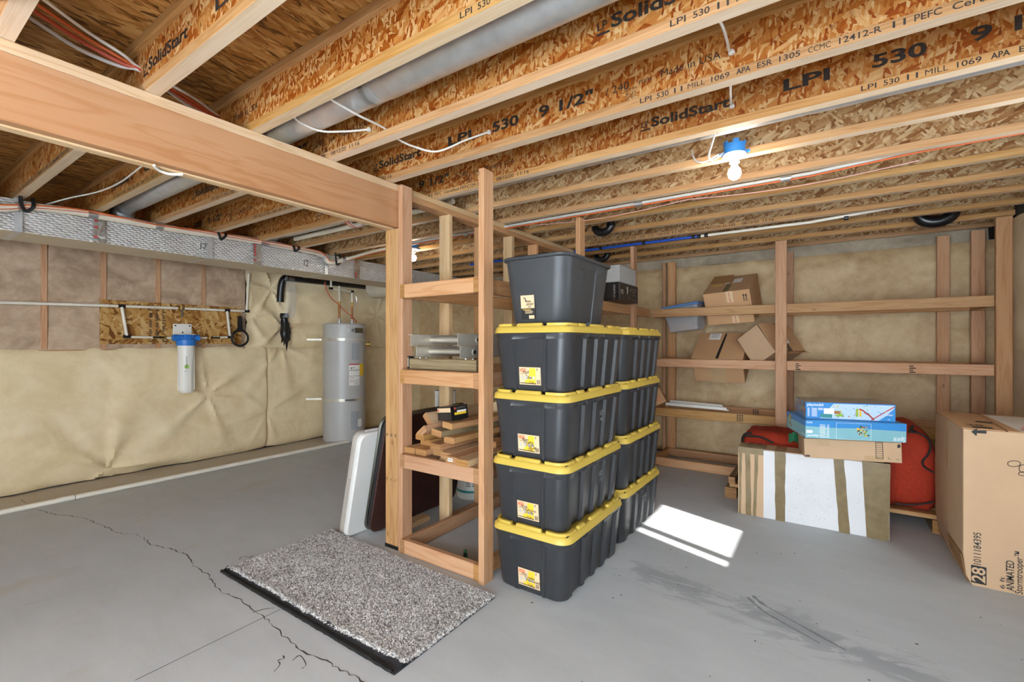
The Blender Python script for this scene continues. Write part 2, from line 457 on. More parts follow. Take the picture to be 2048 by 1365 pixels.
def foil():
    t = NT('foil'); o = t.coord()
    s = t.n('SeparateXYZ', ins={0: o}).outputs
    rows = t.math('MULTIPLY', s[2], 62.0); rowi = t.math('FLOOR', rows)
    sh = t.math('MULTIPLY', t.math('FRACT', t.math('MULTIPLY', rowi, .5)), 1.0)
    q = t.math('ADD', t.math('MULTIPLY', s[1], 24.0), sh)
    px = t.math('SUBTRACT', t.math('FRACT', q), .5); pz = t.math('SUBTRACT', t.math('FRACT', rows), .5)
    d = t.math('ADD', t.math('MULTIPLY', px, px), t.math('MULTIPLY', pz, pz))
    hb = t.math('MULTIPLY', t.math('SUBTRACT', .25, d, clamp=True), 4.0)
    nz = t.noise(o, 9, 4, .6)
    t.base(t.ramp(nz, [(.3, '#dedad3'), (.7, '#f0eee8')])); t.set(t.b, 'Metallic', .42); t.rough(.3)
    t.bump(t.math('ADD', hb, t.math('MULTIPLY', nz, .7)), .9, .012)
    M['foil'] = t.m
foil()
simple('foil_tape', '#c9c6c0', .25, .85, var=.1, vscale=30, bump=.5, bscale=60)
simple('duct_liner', '#cdbfa6', .5, .15, var=.05)

def carpet():
    t = NT('carpet'); o = t.coord()
    v = t.n('TexVoronoi', ins={'Vector': o, 'Scale': 150.0}); s = t.n('SeparateColor', ins={0: v.outputs['Color']}).outputs
    n = t.noise(o, 7, 3)
    f = t.math('ADD', t.math('MULTIPLY', s[0], .75), t.math('MULTIPLY', n, .3))
    t.base(t.ramp(f, [(.1, '#504d4a'), (.35, '#928f8c'), (.65, '#bcb9b6'), (.95, '#dad7d3')])); t.rough(.95); t.set(t.b, 'Specular IOR Level', .1)
    M['carpet'] = t.m
carpet()

def emit(name, col, st):
    t = NT(name); t.base(col); t.set(t.b, 'Emission Color', lin(col)); t.set(t.b, 'Emission Strength', st); M[name] = t.m

def clear():
    t = NT('clear_plastic')
    t.base('#d3d7dc'); t.rough(.3); t.set(t.b, 'Alpha', .42)
    M['clear_plastic'] = t.m
clear()
def film():
    t = NT('clear_film')
    t.base('#e6ecf2'); t.rough(.08); t.set(t.b, 'Alpha', .22); t.bump(t.noise(t.coord(), 40, 3, .6), .8, .006)
    M['clear_film'] = t.m
film()
SKY, SUN, EXPO, BULB = 10.0, 8.0, 0.74, 115.0

# ------------------------------------------------------------------ room shell
XL, XR, YB, YF = -5.65, 1.15, 5.53, -2.6
ZJ, ZC = 2.27, 2.506
b = MB(); b.add([(XL - .2, YF, 0), (XR + .3, YF, 0), (XR + .3, YB + .2, 0), (XL - .2, YB + .2, 0)], [(0, 1, 2, 3)])
b.add([(XL - .2, YF, -.1), (XR + .2, YF, -.1), (XR + .2, YB + .2, -.1), (XL - .2, YB + .2, -.1)], [(3, 2, 1, 0)])
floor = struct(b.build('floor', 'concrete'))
def ribbon(name, pts, w, mat, jit=.0):
    b = MB(); L = []; Rr = []
    P = [Vector(p) for p in pts]
    for i, p in enumerate(P):
        d = (P[min(i + 1, len(P) - 1)] - P[max(i - 1, 0)]).normalized(); nn = Vector((-d.y, d.x, 0)); ww = w * (1 + jit * (random.random() - .5) * 2)
        L.append(p + nn * ww / 2); Rr.append(p - nn * ww / 2)
    for i in range(len(P) - 1):
        b.add([Rr[i], Rr[i + 1], L[i + 1], L[i]], [(0, 1, 2, 3)])
    for v in b.v: v.z = .0007
    return b.build(name, mat, floor)
ck = [(45, 1000), (62, 1018), (75, 1020), (110, 1030), (165, 1036), (215, 1056), (240, 1068), (275, 1069), (290, 1078), (298, 1090), (340, 1098), (372, 1110), (390, 1135), (412, 1147), (425, 1162), (432, 1178), (455, 1190), (480, 1200), (510, 1225), (540, 1245), (570, 1277), (600, 1300), (635, 1315), (660, 1330), (725, 1362), (790, 1395)]
cp = []
for i in range(len(ck) - 1):
    p, q = onz(*ck[i]), onz(*ck[i + 1])
    n_ = max(2, int((q - p).length / .022))
    for k in range(n_):
        s = p.lerp(q, k / n_); cp.append(s + Vector((random.uniform(-.006, .006), random.uniform(-.008, .008), 0)))
ribbon('crack', cp, .0042, 'crack_dark', .7)
ribbon('chalk_scrape', [onz(48, 1211), onz(150, 1185), onz(255, 1160), onz(358, 1131)], .011, 'chalk', .5)
ribbon('saw_line', [onz(270, 1362), onz(560, 1220)], .004, 'ink_grey')
for seq in ([(548, 1345), (560, 1330), (556, 1322), (568, 1318), (566, 1312)], [(585, 1322), (600, 1312), (612, 1330), (604, 1338)], [(478, 1120), (486, 1113), (498, 1116), (505, 1112)], [(505, 1226), (530, 1219), (548, 1217)]):
    ribbon('scribble_mark', arc([onz(*q) for q in seq], 3), .0042, 'crack_dark', .6)
ribbon('smear_track', arc([onz(*q) for q in ((1495, 1195), (1525, 1222), (1560, 1243), (1640, 1288))], 6), .012, 'smear', .6)
ribbon('smear_track', arc([onz(*q) for q in ((1505, 1192), (1530, 1212), (1580, 1240), (1692, 1302))], 6), .014, 'smear', .6)
sp = MB()
for i in range(70):
    p = Vector((random.uniform(-1.2, 1.0), random.uniform(1.0, 3.4), .0008)); r_ = random.uniform(.002, .006)
    sp.poly([p + Vector((math.cos(a) * r_ * random.uniform(.5, 1.6), math.sin(a) * r_, 0)) for a in (0, 1.2, 2.5, 3.7, 5)])
sp.build('speck', 'ink_grey', floor)

# subfloor panels
b = MB()
xs = [-6.2]
x = onz(218, 30, ZC).x
pw = 1.19
x0 = x
while x0 > XL - .1: x0 -= pw
while x0 < XR + .3:
    for (ya, yb) in ((-3.0, -.068), (-.065, 2.303), (2.306, 4.697), (4.70, 5.75)):
        b.box((x0 + .0018, ya, ZC), (min(x0 + pw - .0018, XR + .1), yb, ZC + .02))
    x0 += pw
b.box((XL - .2, -3, ZC + .02), (XR + .11, 5.75, ZC + .03), 1); b.box((XR + .1, 3.04, ZC), (XR + .26, 5.75, ZC + .03), 1)
struct(b.build('ceiling', ['osb_floor', 'void_dark']))

def hsh(i): return random.Random(i).random()
def wrinkle(u, v, pins, amp=1.0, seed=0.0):
    h = .034 * noise.noise((u * 1.1 + seed, v * 1.1, seed)) + .012 * noise.noise((u * 3.1, v * 2.2 + seed, 3)) + .003 * noise.noise((u * 8 + seed, v * 7, 5))
    h += .011 * (1 - abs(noise.noise((u * 1.4 + v * .9 + seed, v * .7 - u * .5, 11)))) ** 9 + .008 * (1 - abs(noise.noise((u * 1.2 - v * 1.6, v * .6 + seed, 17)))) ** 10
    h *= amp
    for i, (pu, pv, st) in enumerate(pins):
        du, dv = u - pu, v - pv; r = math.hypot(du, dv) + 1e-4; a = math.atan2(dv, du)
        fold = (.5 + .5 * math.cos(a * (5 + i % 3) + i * 1.7 + 1.2 * noise.noise((a, i, 0)))) ** 6
        h += st * (-.030 * math.exp(-r / .10) + .046 * fold * math.exp(-r / .65) * (1 - math.exp(-r / .05)))
    return h
# left wall: blanket insulation, lower course full length and upper course beyond the filter
pinsL = [(1.46, .10, 1.2), (2.30, .72, .8), (3.15, 1.28, .7), (.3, .75, .6), (4.4, 1.3, .6), (2.95, .45, .5)]
def wl(u, v):
    y = -2.6 + u * (YB + 2.75); z = .012 + v * 1.235
    h = wrinkle(y, z, pinsL)
    h -= .04 * math.exp(-abs(y - 2.96) / .012)
    if y > 2.96: h -= .035
    if y > 3.3: h = min(h, .012)
    h -= .07 * math.exp(-v * 1.235 / .05) * (1 + .6 * noise.noise((y * 3, 0, 1)))
    h -= .05 * math.exp(-(1 - v) * 1.235 / .05)
    return (XL + .05 + h, y, z + .018 * noise.noise((y * 2.2, 2, 2)) * (1 - v))
b = MB(); b.grid(wl, 330, 60)
b.box((XL - .12, YF, 0), (XL - .06, YB + .15, ZC), 1)
wall_left = struct(b.build('wall_left', ['blanket', 'void_dark']))
pinsU = [(3.16, 1.5, 1.2), (3.9, 2.2, .5), (4.6, 1.7, .5), (2.75, 1.6, .6), (3.02, 1.95, .8)]
def wu(u, v):
    y = 2.70 + u * (YB - 2.6); z = 1.232 + v * 1.05
    h = wrinkle(y, z, pinsU, 1.0, 4.0) + .012 * math.sin(y * 9 + 2 * noise.noise((y, z * .6, 0))) * v
    h -= .05 * math.exp(-v * 1.05 / .045)
    if y > 3.3: h = min(h, .028)
    return (XL + .035 + h, y, z)
b = MB(); b.grid(wu, 140, 60)
b.build('upper_blanket', 'blanket', wall_left)
def wf(u, v):
    y = -2.6 + u * 5.31; z = 1.225 + v * 1.05
    return (XL + .015 + .010 * noise.noise((y * 3, z * 3, 0)) + .008 * noise.noise((y * 9, z * 7, 4)), y, z)
b = MB(); b.grid(wf, 200, 45); b.build('film_covered_batt', 'film_batt', wall_left)
for ya in (.605, 1.005, 1.405, 1.835, 2.25):
    b = MB(); b.lum('z', (XL - .02, ya, 1.235), (XL + .028, ya + .04, 2.3)); b.build('stud', ['fir', 'end_grain'], wall_left)
b = MB(); b.lum('y', (XL - .03, YF, 1.19), (XL + .02, 2.7, 1.228)); b.build('sill_board', ['fir', 'end_grain'], wall_left)

# back wall
pinsB = [(-.42, 2.02, .9), (.2, 1.5, .5), (-1.2, 1.1, .5), (.55, 1.95, .4), (-.9, .75, .4)]
def wb(u, v):
    x = XL - .05 + u * (XR - XL + .15); z = .02 + v * 2.15
    h = wrinkle(x, z, pinsB, 1.1, 9.0)
    h -= .05 * math.exp(-(1 - v) * 2.15 / .06) + .05 * math.exp(-v * 2.15 / .04)
    return (x, YB - .03 - h * .9, z)
b = MB(); b.grid(wb, 260, 80)
b.box((XL - .1, YB + .08, 0), (XR + .2, YB + .14, ZC), 1)
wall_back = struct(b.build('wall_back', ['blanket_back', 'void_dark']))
def wg(u, v):
    x = XL + u * (XR - XL); z = 2.165 + v * .125
    return (x, YB - .02 - .012 * noise.noise((x * 3, z * 9, 1)) + .03 * v, z)
b = MB(); b.grid(wg, 160, 8); b.build('film_edge', 'grey_film', wall_back)

# right wall: bulging blanket behind the shelf, plain concrete nearer the camera with one window and one added fill window
def wr(u, v):
    y = 3.05 + u * (YB - 3.0); z = .01 + v * 2.24
    c = .06 * (abs(math.sin((y - 3.05) / .6 * PI)) ** .6) * (abs(math.sin((z + .9) / 1.07 * PI)) ** .35) - .03
    h = c + .5 * wrinkle(y, z, [], 1.0, 2.0)
    return (XR + .05 - h, y, z)
b = MB(); b.grid(wr, 110, 90)
W1 = (2.23, 2.925, 1.40, 2.005); W_FILL = (-2.3, .0, 1.25, 2.1)  # second opening is an unseen window added for more daylight
def wall_with_holes(b, xa, xb, y0, y1, holes, mi=1):
    b.box((xa + .12, 3.04, 0), (xb + .12, y1, ZC), mi); b.box((xa, 3.04, 0), (xb + .12, 3.058, ZC), mi); y1 = 3.05; ys = y0
    for (a, c, z0, z1) in holes:
        b.box((xa, ys, 0), (xb, a, ZC), mi); b.box((xa, a, 0), (xb, c, z0), mi); b.box((xa, a, z1), (xb, c, ZC), mi); ys = c
    b.box((xa, ys, 0), (xb, y1, ZC), mi)
wall_with_holes(b, XR + .06, XR + .11, YF, YB + .15, [W_FILL, W1], 1)
struct(b.build('wall_right', ['blanket_right', 'concrete']))
b = MB(); b.box((XL - .1, YF - .1, 0), (-1.5, YF, ZC)); b.box((-1.5, YF - .1, 2.1), (XR + .11, YF, ZC)); struct(b.build('wall_front_unseen', 'concrete'))  # unseen wall added to dim the left side, open at right for daylight
def window(name, w, mull):
    y0, y1, z0, z1 = w; xa, xb = XR + .065, XR + .10
    b = MB(); f = .035
    for p0, p1 in (((xa, y0, z0), (xb, y1, z0 + f)), ((xa, y0, z1 - f), (xb, y1, z1)), ((xa, y0, z0), (xb, y0 + f, z1)), ((xa, y1 - f, z0), (xb, y1, z1))): b.box(p0, p1)
    for m in mull: b.box((xa + .003, m - .03, z0), (xb - .003, m + .03, z1))
    struct(b.build(name, 'plastic_white'))
window('window_1', W1, [2.375]); window('fill_window', W_FILL, [-1.15])

# ------------------------------------------------------------------ floor joists
FLW, FLH, WEB = .052, .0375, .0095
YJ = lambda k: 1.528 + .399 * k
FT = 'LPI 530 11 MILL 1069 APA ESR 1305 CCMC 12412-R 11 PEFC Certified-PEFC/29-31-102 08/12/20 11:16'
joist_labels = {
 -3: 'engineered wood joist at the top left corner, nearest of the joists crossing the big beam',
 -2: 'engineered wood joist whose web the bundle of orange and white cables passes through',
 -1: 'engineered wood joist running along the near side of the long bare metal round duct',
 0: 'engineered wood joist along the far side of the metal duct, loose white cable underneath',
 1: 'engineered wood joist with its large black stamp and size printed above the tall bare post',
 2: 'engineered wood joist with large printed 530, just before the joist carrying the open-floor lampholder',
 3: 'engineered wood joist that carries the blue lampholder with the lit bulb over the open floor',
 4: 'engineered wood joist with the white pipe and orange cable strapped under its bottom edge',
 5: 'first plain engineered wood joist beyond the one with the white pipe and orange cable',
 6: 'second plain engineered wood joist beyond the white pipe, next before the printed line of text',
 7: 'engineered wood joist with a full printed line of text above the blue water pipe',
 8: 'first engineered wood joist beyond the blue water pipe',
 9: 'engineered wood joist next to last before the back wall, beyond the blue pipe',
 10: 'last engineered wood joist, lying right against the insulated back wall'}
def joist(k):
    Y = YJ(k); Yc = Y - FLW / 2
    xa, xb = XL - .05, XR + .05
    root = thing('floor_joist', joist_labels[k], 'joist', ((xa + xb) / 2, Yc, ZJ), group='engineered floor joists')
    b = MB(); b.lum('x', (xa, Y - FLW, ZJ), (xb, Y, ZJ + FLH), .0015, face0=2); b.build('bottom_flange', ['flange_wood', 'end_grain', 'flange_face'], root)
    b = MB(); b.lum('x', (xa, Y - FLW, ZC - FLH), (xb, Y, ZC), .0015); b.build('top_flange', ['flange_wood', 'end_grain'], root)
    b = MB(); b.box((xa, Yc - WEB / 2, ZJ + FLH - .004), (xb, Yc + WEB / 2, ZC - FLH + .004)); b.build('web', 'osb_web' if k <= 2 else 'osb_web_tan', root)
    yw = Yc - WEB / 2; yf = Y - FLW
    s = MB(); X, Z = (1, 0, 0), (0, 0, 1)
    def webtext(x, big=True):
        z = ZJ + .098
        s.text('LP', (x, yw, z + .006), X, Z, .030, .036, .012)
        s.box((x - .003, yw - .0008, z - .012), (x + .045, yw - .0006, z - .004)); 
        s.text('SolidStart', (x + .05, yw, z), X, Z, .046, .36, .03); s.text('\u00ae', (x + .415, yw, z + .03), X, Z, .018, .018)
        s.text('LPI', (x + .62, yw, z + .002), X, Z, .05, .165, .028)
        s.text('530', (x + .922, yw, z), X, Z, .05, .162, .03)
        s.text('9 1/2"', (x + 1.2, yw, z), X, Z, .05, .28, .03)
        s.text('/ 240', (x + 1.54, yw, z), X, Z, .034, .105)
        s.text('mm', (x + 1.69, yw, z + .004), X, Z, .024, .05)
        s.text('Made in USA', (x + 1.78, yw, z + .004), X, Z, .03, .225)
        for i, l in enumerate(('0.391', '#533', '2020')): s.text(l, (x + 1.63, yw, z - .012 - .017 * i), X, Z, .013, .045)
    def fltext(x, xmax=9, xmin=-9, n0=0):
        adv = 1.62 / len(FT); z = ZJ + .009
        words = []; i = 0
        for w in FT.split(' '):
            words.append((i, w)); i += len(w) + 1
        for i, w in words:
            xx = x + i * adv
            if xmin < xx < xmax: s.text(w, (xx, yf, z), X, Z, .021, max(.008, len(w) * adv * .92), .022 if w == 'APA' else (0 if 'M' in w else .010))
    webs = {-2: [-2.267], -1: [-4.17, -.62], 0: [-3.9, -.657], 1: [-5.82, -2.334], 2: [-3.55, -.769]}
    fls = {-2: [-4.55], -1: [-4.05, -.925], 0: [-3.54, -.403], 1: [-3.76, -.634], 2: [-3.04, .117], 7: [-1.955], 4: [-3.9]}
    for x in webs.get(k, []): webtext(x)
    for x in fls.get(k, []): fltext(x)
    if s.v: s.build('printed_stamp', 'ink_worn', root)
    return root
JO = {k: joist(k) for k in range(-3, 11)}

# ------------------------------------------------------------------ main beam and its post
XBm = -2.19
bm = thing('beam', 'big smooth wooden beam running from the upper left down to the built-up post', 'beam', (XBm - .045, -.3, 2.003))
b = MB(); b.lum('y', (XBm - .046, -2.6, 2.006), (XBm, 2.035, 2.228), .002); b.build('front_ply', ['beam_wood', 'end_grain'], bm)
b = MB(); b.lum('y', (XBm - .095, -2.6, 2.0), (XBm - .047, 2.035, 2.228), .002); b.build('rear_ply', ['fir_pale', 'end_grain'], bm)
b = MB(); b.lum('y', (XBm - .095, -2.6, 2.2285), (XBm + .001, 2.035, ZJ - .001), .002); b.build('nailer_plate', ['fir_pale', 'end_grain'], bm)
po = thing('post', 'built-up yellowish wooden post standing on a black base under the beam end', 'post', (-2.245, 2.0, 0))
for i in range(3):
    b = MB(); b.lum('z', (-2.303 + i * .0375, 1.962, .022), (-2.303 + (i + 1) * .0375 - .0005, 2.035, 1.999), .0015); b.build('ply', ['post_yellow', 'end_grain'], po)
b = MB(); b.box((-2.306, 1.959, 0), (-2.188, 2.038, .0215)); b.build('base', 'rubber_black', po)
s = MB()
for i in range(3):
    for z, st in ((.42, 'HT'), (.70, '8')):
        s.text(st, (-2.296 + i * .0375, 1.962, z), (1, 0, 0), (0, 0, 1), .02, .018)
s.build('grade_stamp', 'ink_worn', po)

# open stud wall continuing the beam line
sw = thing('stud_wall', 'open wall frame of bare studs under a doubled top plate, continuing the beam line', 'wall frame', (-2.24, 3.3, 0))
b = MB(); b.lum('y', (-2.285, 2.05, 2.232), (XBm, 4.55, ZJ - .001)); b.build('top_plate', ['fir_pale', 'end_grain'], sw)
b = MB(); b.lum('y', (-2.285, 2.05, 2.194), (XBm, 4.55, 2.2315)); b.build('lower_top_plate', ['fir', 'end_grain'], sw)
b = MB(); b.lum('y', (-2.285, 2.47, .0), (XBm, 4.55, .037)); b.build('bottom_plate', ['fir', 'end_grain'], sw)
for i in range(6):
    y = 2.43 + .395 * i
    if i == 5: y = 4.5
    b = MB(); b.lum('z', (-2.284, y, .0375 if i else .0), (-2.191, y + .04, 2.1935)); b.build('stud', ['fir_pale' if i % 2 == 0 else 'fir', 'end_grain'], sw)

# ------------------------------------------------------------------ near storage shelf (bare frame)
LV = [(.003, .09), (.525, .61), (1.04, 1.125), (1.56, 1.645)]
ns = thing('storage_shelf', 'bare timber shelf frame holding the lumber pile and ladder beside the tote stacks', 'shelf', (-1.84, 3.4, 0))
for y in (1.932, 3.09, 4.25):
    b = MB(); b.lum('z', (-1.534, y, 0), (-1.496, y + .089, 2.217 if y < 4 else 2.205), .004); b.build('post', ['fir', 'end_grain'], ns)
b = MB(); b.lum('z', (-2.186, 1.958, 0), (-2.149, 2.045, 2.262), .004); b.build('post', ['fir', 'end_grain'], ns)
for i, (z0, z1) in enumerate(LV):
    b = MB(); b.lum('y', (-2.148, 1.942, z0), (-2.111, 4.8, z1), .004); b.build('rail', ['fir', 'end_grain'], ns)
    b = MB(); b.lum('y', (-1.573, 1.942, z0), (-1.5355, 4.855, z1), .004); b.build('rail', ['fir', 'end_grain'], ns)
    for y in (1.942, 4.2):
        b = MB(); b.lum('x', (-2.1105, y, z0), (-1.5735, y + .038, z1), .004); b.build('cross_rail', ['fir', 'end_grain'], ns)

# far storage shelf along the back wall
fs = thing('storage_shelf', 'long timber shelf frame along the back wall holding the tilted cardboard boxes', 'shelf', (-.23, 5.13, 0))
for i, (z0, z1) in enumerate(LV):
    m = 'pine_yellow' if i in (1, 3) else 'fir'
    b = MB(); b.lum('x', (-1.515, 4.86, z0), (1.042, 4.898, z1), .004); b.build('rail', [m, 'end_grain'], fs)
    b = MB(); b.lum('x', (-1.515, 5.355, z0), (1.10, 5.393, z1), .004); b.build('rear_rail', ['fir', 'end_grain'], fs)
    b = MB(); b.lum('y', (-1.515, 4.8985, z0), (-1.477, 5.3545, z1), .004); b.build('cross_rail', ['fir', 'end_grain'], fs)
    b = MB(); b.lum('y', (1.004, 4.8985, z0), (1.042, 5.3545, z1), .004); b.build('cross_rail', ['fir', 'end_grain'], fs)
b = MB(); b.lum('z', (-.377, 4.821, 0), (-.286, 4.8595, 2.215), .004); b.build('post', ['fir', 'end_grain'], fs)
b = MB(); b.lum('z', (1.043, 4.821, 0), (1.131, 4.8595, 2.215), .004); b.build('post', ['fir', 'end_grain'], fs)
for x0, x1, zt in ((-1.56, -1.522, 2.215), (-1.50, -1.413, 2.215), (-.35, -.262, 2.205), (.805, .889, 2.215), (1.02, 1.106, 2.235)):
    b = MB(); b.lum('z', (x0, 5.3935, 0), (x1, 5.43, zt), .004); b.build('rear_post', ['fir', 'end_grain'], fs)
s = MB()
def mill(x, z, n=4):
    for j in range(n):
        for w in range(2): s.box((x + w * .012, 4.8592, z + j * .016), (x + w * .012 + .009 + .02 * hsh(j), 4.8596, z + j * .016 + .008))
def mill2(x, y, z):
    for j in range(3):
        for w in range(4): s.box((x + j * .02, y - .0008, z + w * .017), (x + j * .02 + .013, y - .0004, z + w * .017 + .011))
mill(-.22, 1.048, 4); mill(.56, 1.05, 4); mill2(-1.05 + .35, 4.86, .54); mill2(-.62, 5.355, .54); mill2(-.62, 5.355, .012)
s.build('grade_stamp', 'ink_worn', fs)

# ------------------------------------------------------------------ rectangular duct along the left wall
DX0, DX1, DZ0, DZ1 = -4.95, -4.53, 2.044, 2.262
du = thing('duct', 'foil-wrapped rectangular air duct hung below the joists along the insulated wall', 'duct', (-4.74, 1.4, DZ0))
def dface(u, v):
    y = -2.5 + u * 7.9; z = DZ0 + v * (DZ1 - DZ0)
    return (DX1 + .012 * noise.noise((y * 3, z * 8, 0)) + .006 * noise.noise((y * 14, z * 20, 2)) - .006, y, z)
b = MB(); b.grid(dface, 300, 10); 
b.box((DX0, -2.5, DZ0 + .004), (DX1 - .02, 5.4, DZ1), 0)
b.build('wrap', 'foil', du)
b = MB(); b.box((DX0 - .002, -2.5, DZ0), (DX1 - .008, 5.4, DZ0 + .0045)); b.build('bottom_liner', 'duct_liner', du)
for px in (36, 419, 652):
    y = onx(px, 470, DX1).y
    b = MB(); b.box((DX1 + .009, y - .02, DZ0 - .002), (DX1 + .011, y + .02, DZ1 + .006)); b.box((DX0, y - .02, DZ0 - .003), (DX1 + .011, y + .02, DZ0 - .001)); b.build('strap', 'galvanized', du)
for px in (198, 513, 713):
    y = onx(px, 480, DX1).y
    b = MB()
    def tp(u, v, y=y): return (DX1 + .012 + .004 * noise.noise((u * 9, v * 15, y)), y - .035 + u * .07, DZ0 - .002 + v * (DZ1 - DZ0 + .002))
    b.grid(tp, 8, 24)
    for i in range(9):
        if hsh(i + px) > .3: b.box((DX1 + .0165, y - .03, DZ0 + .01 + i * .024), (DX1 + .018, y - .012, DZ0 + .024 + i * .024), 1)
    b.build('seam_tape', ['foil_tape', 'ink_red'], du)
s = MB(); y = onx(400, 500, DX1).y
s.text('17', (DX1 + .008, y, 2.11), (0, 1, 0), (0, 0, 1), .06, .05); s.text('12', (DX1 + .008, onx(607, 527, DX1).y, 2.10), (0, 1, 0), (0, 0, 1), .07, .05)
s.build('marker_note', 'ink_grey', du)

# insulated line running along the duct, then across under the joist
DP = [(-.3, 2.22)]
pts = [onx(px, py, -4.475) for px, py in ((-160, 412), (0, 416), (60, 414), (150, 424), (250, 441), (330, 456), (420, 469), (500, 480), (580, 495), (640, 508), (678, 514))]
pts[-1] = Vector((-4.46, 3.02, 2.17))
line = pts + [Vector((-4.40, 3.10, 2.185)), Vector((-4.2, 3.12, 2.205)), Vector((-3.9, 3.115, 2.228)), Vector((-3.4, 3.11, 2.243))]
pl = thing('insulated_pipe', 'beige insulated pipe with orange wire strapped along the top edge of the foil duct', 'pipe', (-4.475, 1.3, 2.2))
A = arc(line, 8); nA = len(A)
b = MB(); b.tube(A, [.027 if i < nA - 30 else .027 - .012 * min(1, (i - nA + 30) / 20) for i in range(nA)], 12); b.build('pipe', 'pvc_beige', pl)
b = MB(); b.tube([p + Vector((.026 if i < nA - 20 else 0, 0, .012 + .006 * math.sin(i * .3) if i < nA - 20 else -.018)) for i, p in enumerate(A)], .005, 6); b.build('orange_wire', 'wire_orange', pl)
b = MB(); b.tube([p + Vector((.028 if i < nA - 20 else 0, .0, -.012 * math.sin(i * .13) - .002)) for i, p in enumerate(A)], .0028, 6); b.build('thin_wire', 'wire_red', pl)
for i in (12, 26, 38, 58, 74, 92):
    if i < nA - 2: b = MB(); b.tube([A[i], A[i + 1].lerp(A[i + 2], .5)], .0305, 12); b.build('tape_band', 'steel', pl)
for px, py in ((46, 404), (440, 466), (586, 488), (668, 500)):
    p = onx(px, py, -4.475); q = min(A, key=lambda a: (a - p).length)
    b = MB(); b.tube(arc([(q.x + .03, q.y - .03, ZJ + .0), (q.x + .036, q.y - .025, q.z), (q.x + .015, q.y, q.z - .034), (q.x + .036, q.y + .03, q.z), (q.x + .02, q.y + .03, ZJ)], 5), .011, 6); b.build('hanger_strap', 'rubber_black', pl)

cd = thing('conduit', 'long white pipe with orange and pink wires taped under a joist beyond the lampholder', 'pipe', (-1.2, 3.1, 2.245))
b = MB(); P = [Vector((-3.4, 3.11, 2.2485)), Vector((-1.5, 3.115, 2.2515)), Vector((ony(1620, 340, 3.13).x, 3.136, 2.258)), Vector((ony(1830, 310, 3.14).x, 3.142, 2.287)), Vector((XR - .02, 3.145, 2.295))]; b.tube(P, .0105, 10); b.build('pipe', 'steel_white', cd)
b = MB(); b.tube([p + Vector((0, .012, -.012)) for p in P], .005, 6); b.build('orange_wire', 'wire_orange', cd)
b = MB(); W = []
for i in range(60):
    x = -1.9 + 2.3 * i / 59; W.append((x, 3.14, 2.232 - .03 * abs(math.sin((x + 1.9) * 2.73)) - .004))
b.tube(W, .003, 6); b.build('pink_wire', 'wire_pink', cd)
for x in (-1.06, -.19, -2.6):
    b = MB(); b.tube([(x - .025, 3.114, 2.246), (x + .025, 3.114, 2.246)], .019, 12); b.build('tape_band', 'steel', cd)

bp = thing('water_pipe', 'blue plastic water pipe that turns white, running under the far joists', 'pipe', (-1.2, 4.385, 2.25))
xj = ony(1395, 476, 4.385).x
b = MB(); b.tube([(-3.6, 4.385, 2.252), (xj, 4.385, 2.252)], .0135, 10); b.build('blue_length', 'pipe_blue', bp)
b = MB(); b.tube([(xj, 4.385, 2.252), (ony(1620, 447, 4.385).x, 4.385, 2.254), (ony(1790, 425, 4.39).x, 4.385, 2.29), (XR - .1, 4.385, 2.31)], .0125, 10); b.build('white_length', 'pvc_white', bp)
for x in (xj - .05, xj, xj + .06, -1.46, -1.9, .12): b = MB(); b.tube([(x, 4.385, 2.252), (x + .03, 4.385, 2.252)], .0165, 10); b.build('fitting', 'abs_black', bp)

# round metal ducts in the joist bays
def round_duct(label, y, z, r, straps):
    t = thing('round_duct', label, 'duct', (-1.5, y, z), group='round metal ducts between joists')
    pts = [(-4.64, y, 2.263), (-4.63, y, 2.30), (-4.60, y, z - .03), (-4.53, y, z - .005), (-4.44, y, z)]
    b = MB(); b.tube(arc(pts, 4), r, 24); b.build('elbow', 'galvanized', t)
    xs = [-4.44, -3.0, -1.52, -.05, XR + .05]
    for a, c in zip(xs, xs[1:]):
        b = MB(); b.tube([(a - .03, y, z), (a - .028, y, z), (a, y, z), (a + .004, y, z), (c - .03, y, z)], [r * .985, r * .985, r * 1.0, r * 1.025, r], 28); b.build('section', 'galvanized', t)
    for x in straps:
        b = MB(); ring = [(x + .02 * math.sin(a), y + (r + .002) * math.cos(a), z + (r + .002) * math.sin(a)) for a in [R(-200 + 11 * i) for i in range(21)]]
        for q, w in zip(ring, ring[1:]): b.add([(q[0] - .012, q[1], q[2]), (q[0] + .012, q[1], q[2]), (w[0] + .012, w[1], w[2]), (w[0] - .012, w[1], w[2])], [(0, 1, 2, 3)])
        b.box((x - .012, y - r - .003, z), (x + .012, y - r - .001, ZC)); b.build('hanger_strap', 'steel', t)
round_duct('long shiny round metal duct crossing above the big beam to the upper right corner', 1.285, 2.385, .0775, [ony(722, 195, 1.22).x])
round_duct('round metal duct in the joist bay just before the lampholder, mostly hidden by a joist', 2.45, 2.392, .0775, [ony(1010, 380, 2.4).x, -3.4])
b = MB(); b.tube([(-4.4, 2.60, 2.335), (-2.5, 2.60, 2.335), (-2.3, 2.60, 2.35)], .022, 12); tag(b.build('vent_pipe', 'pvc_beige'), 'beige plastic pipe beside the round metal duct near the foil duct', 'pipe')

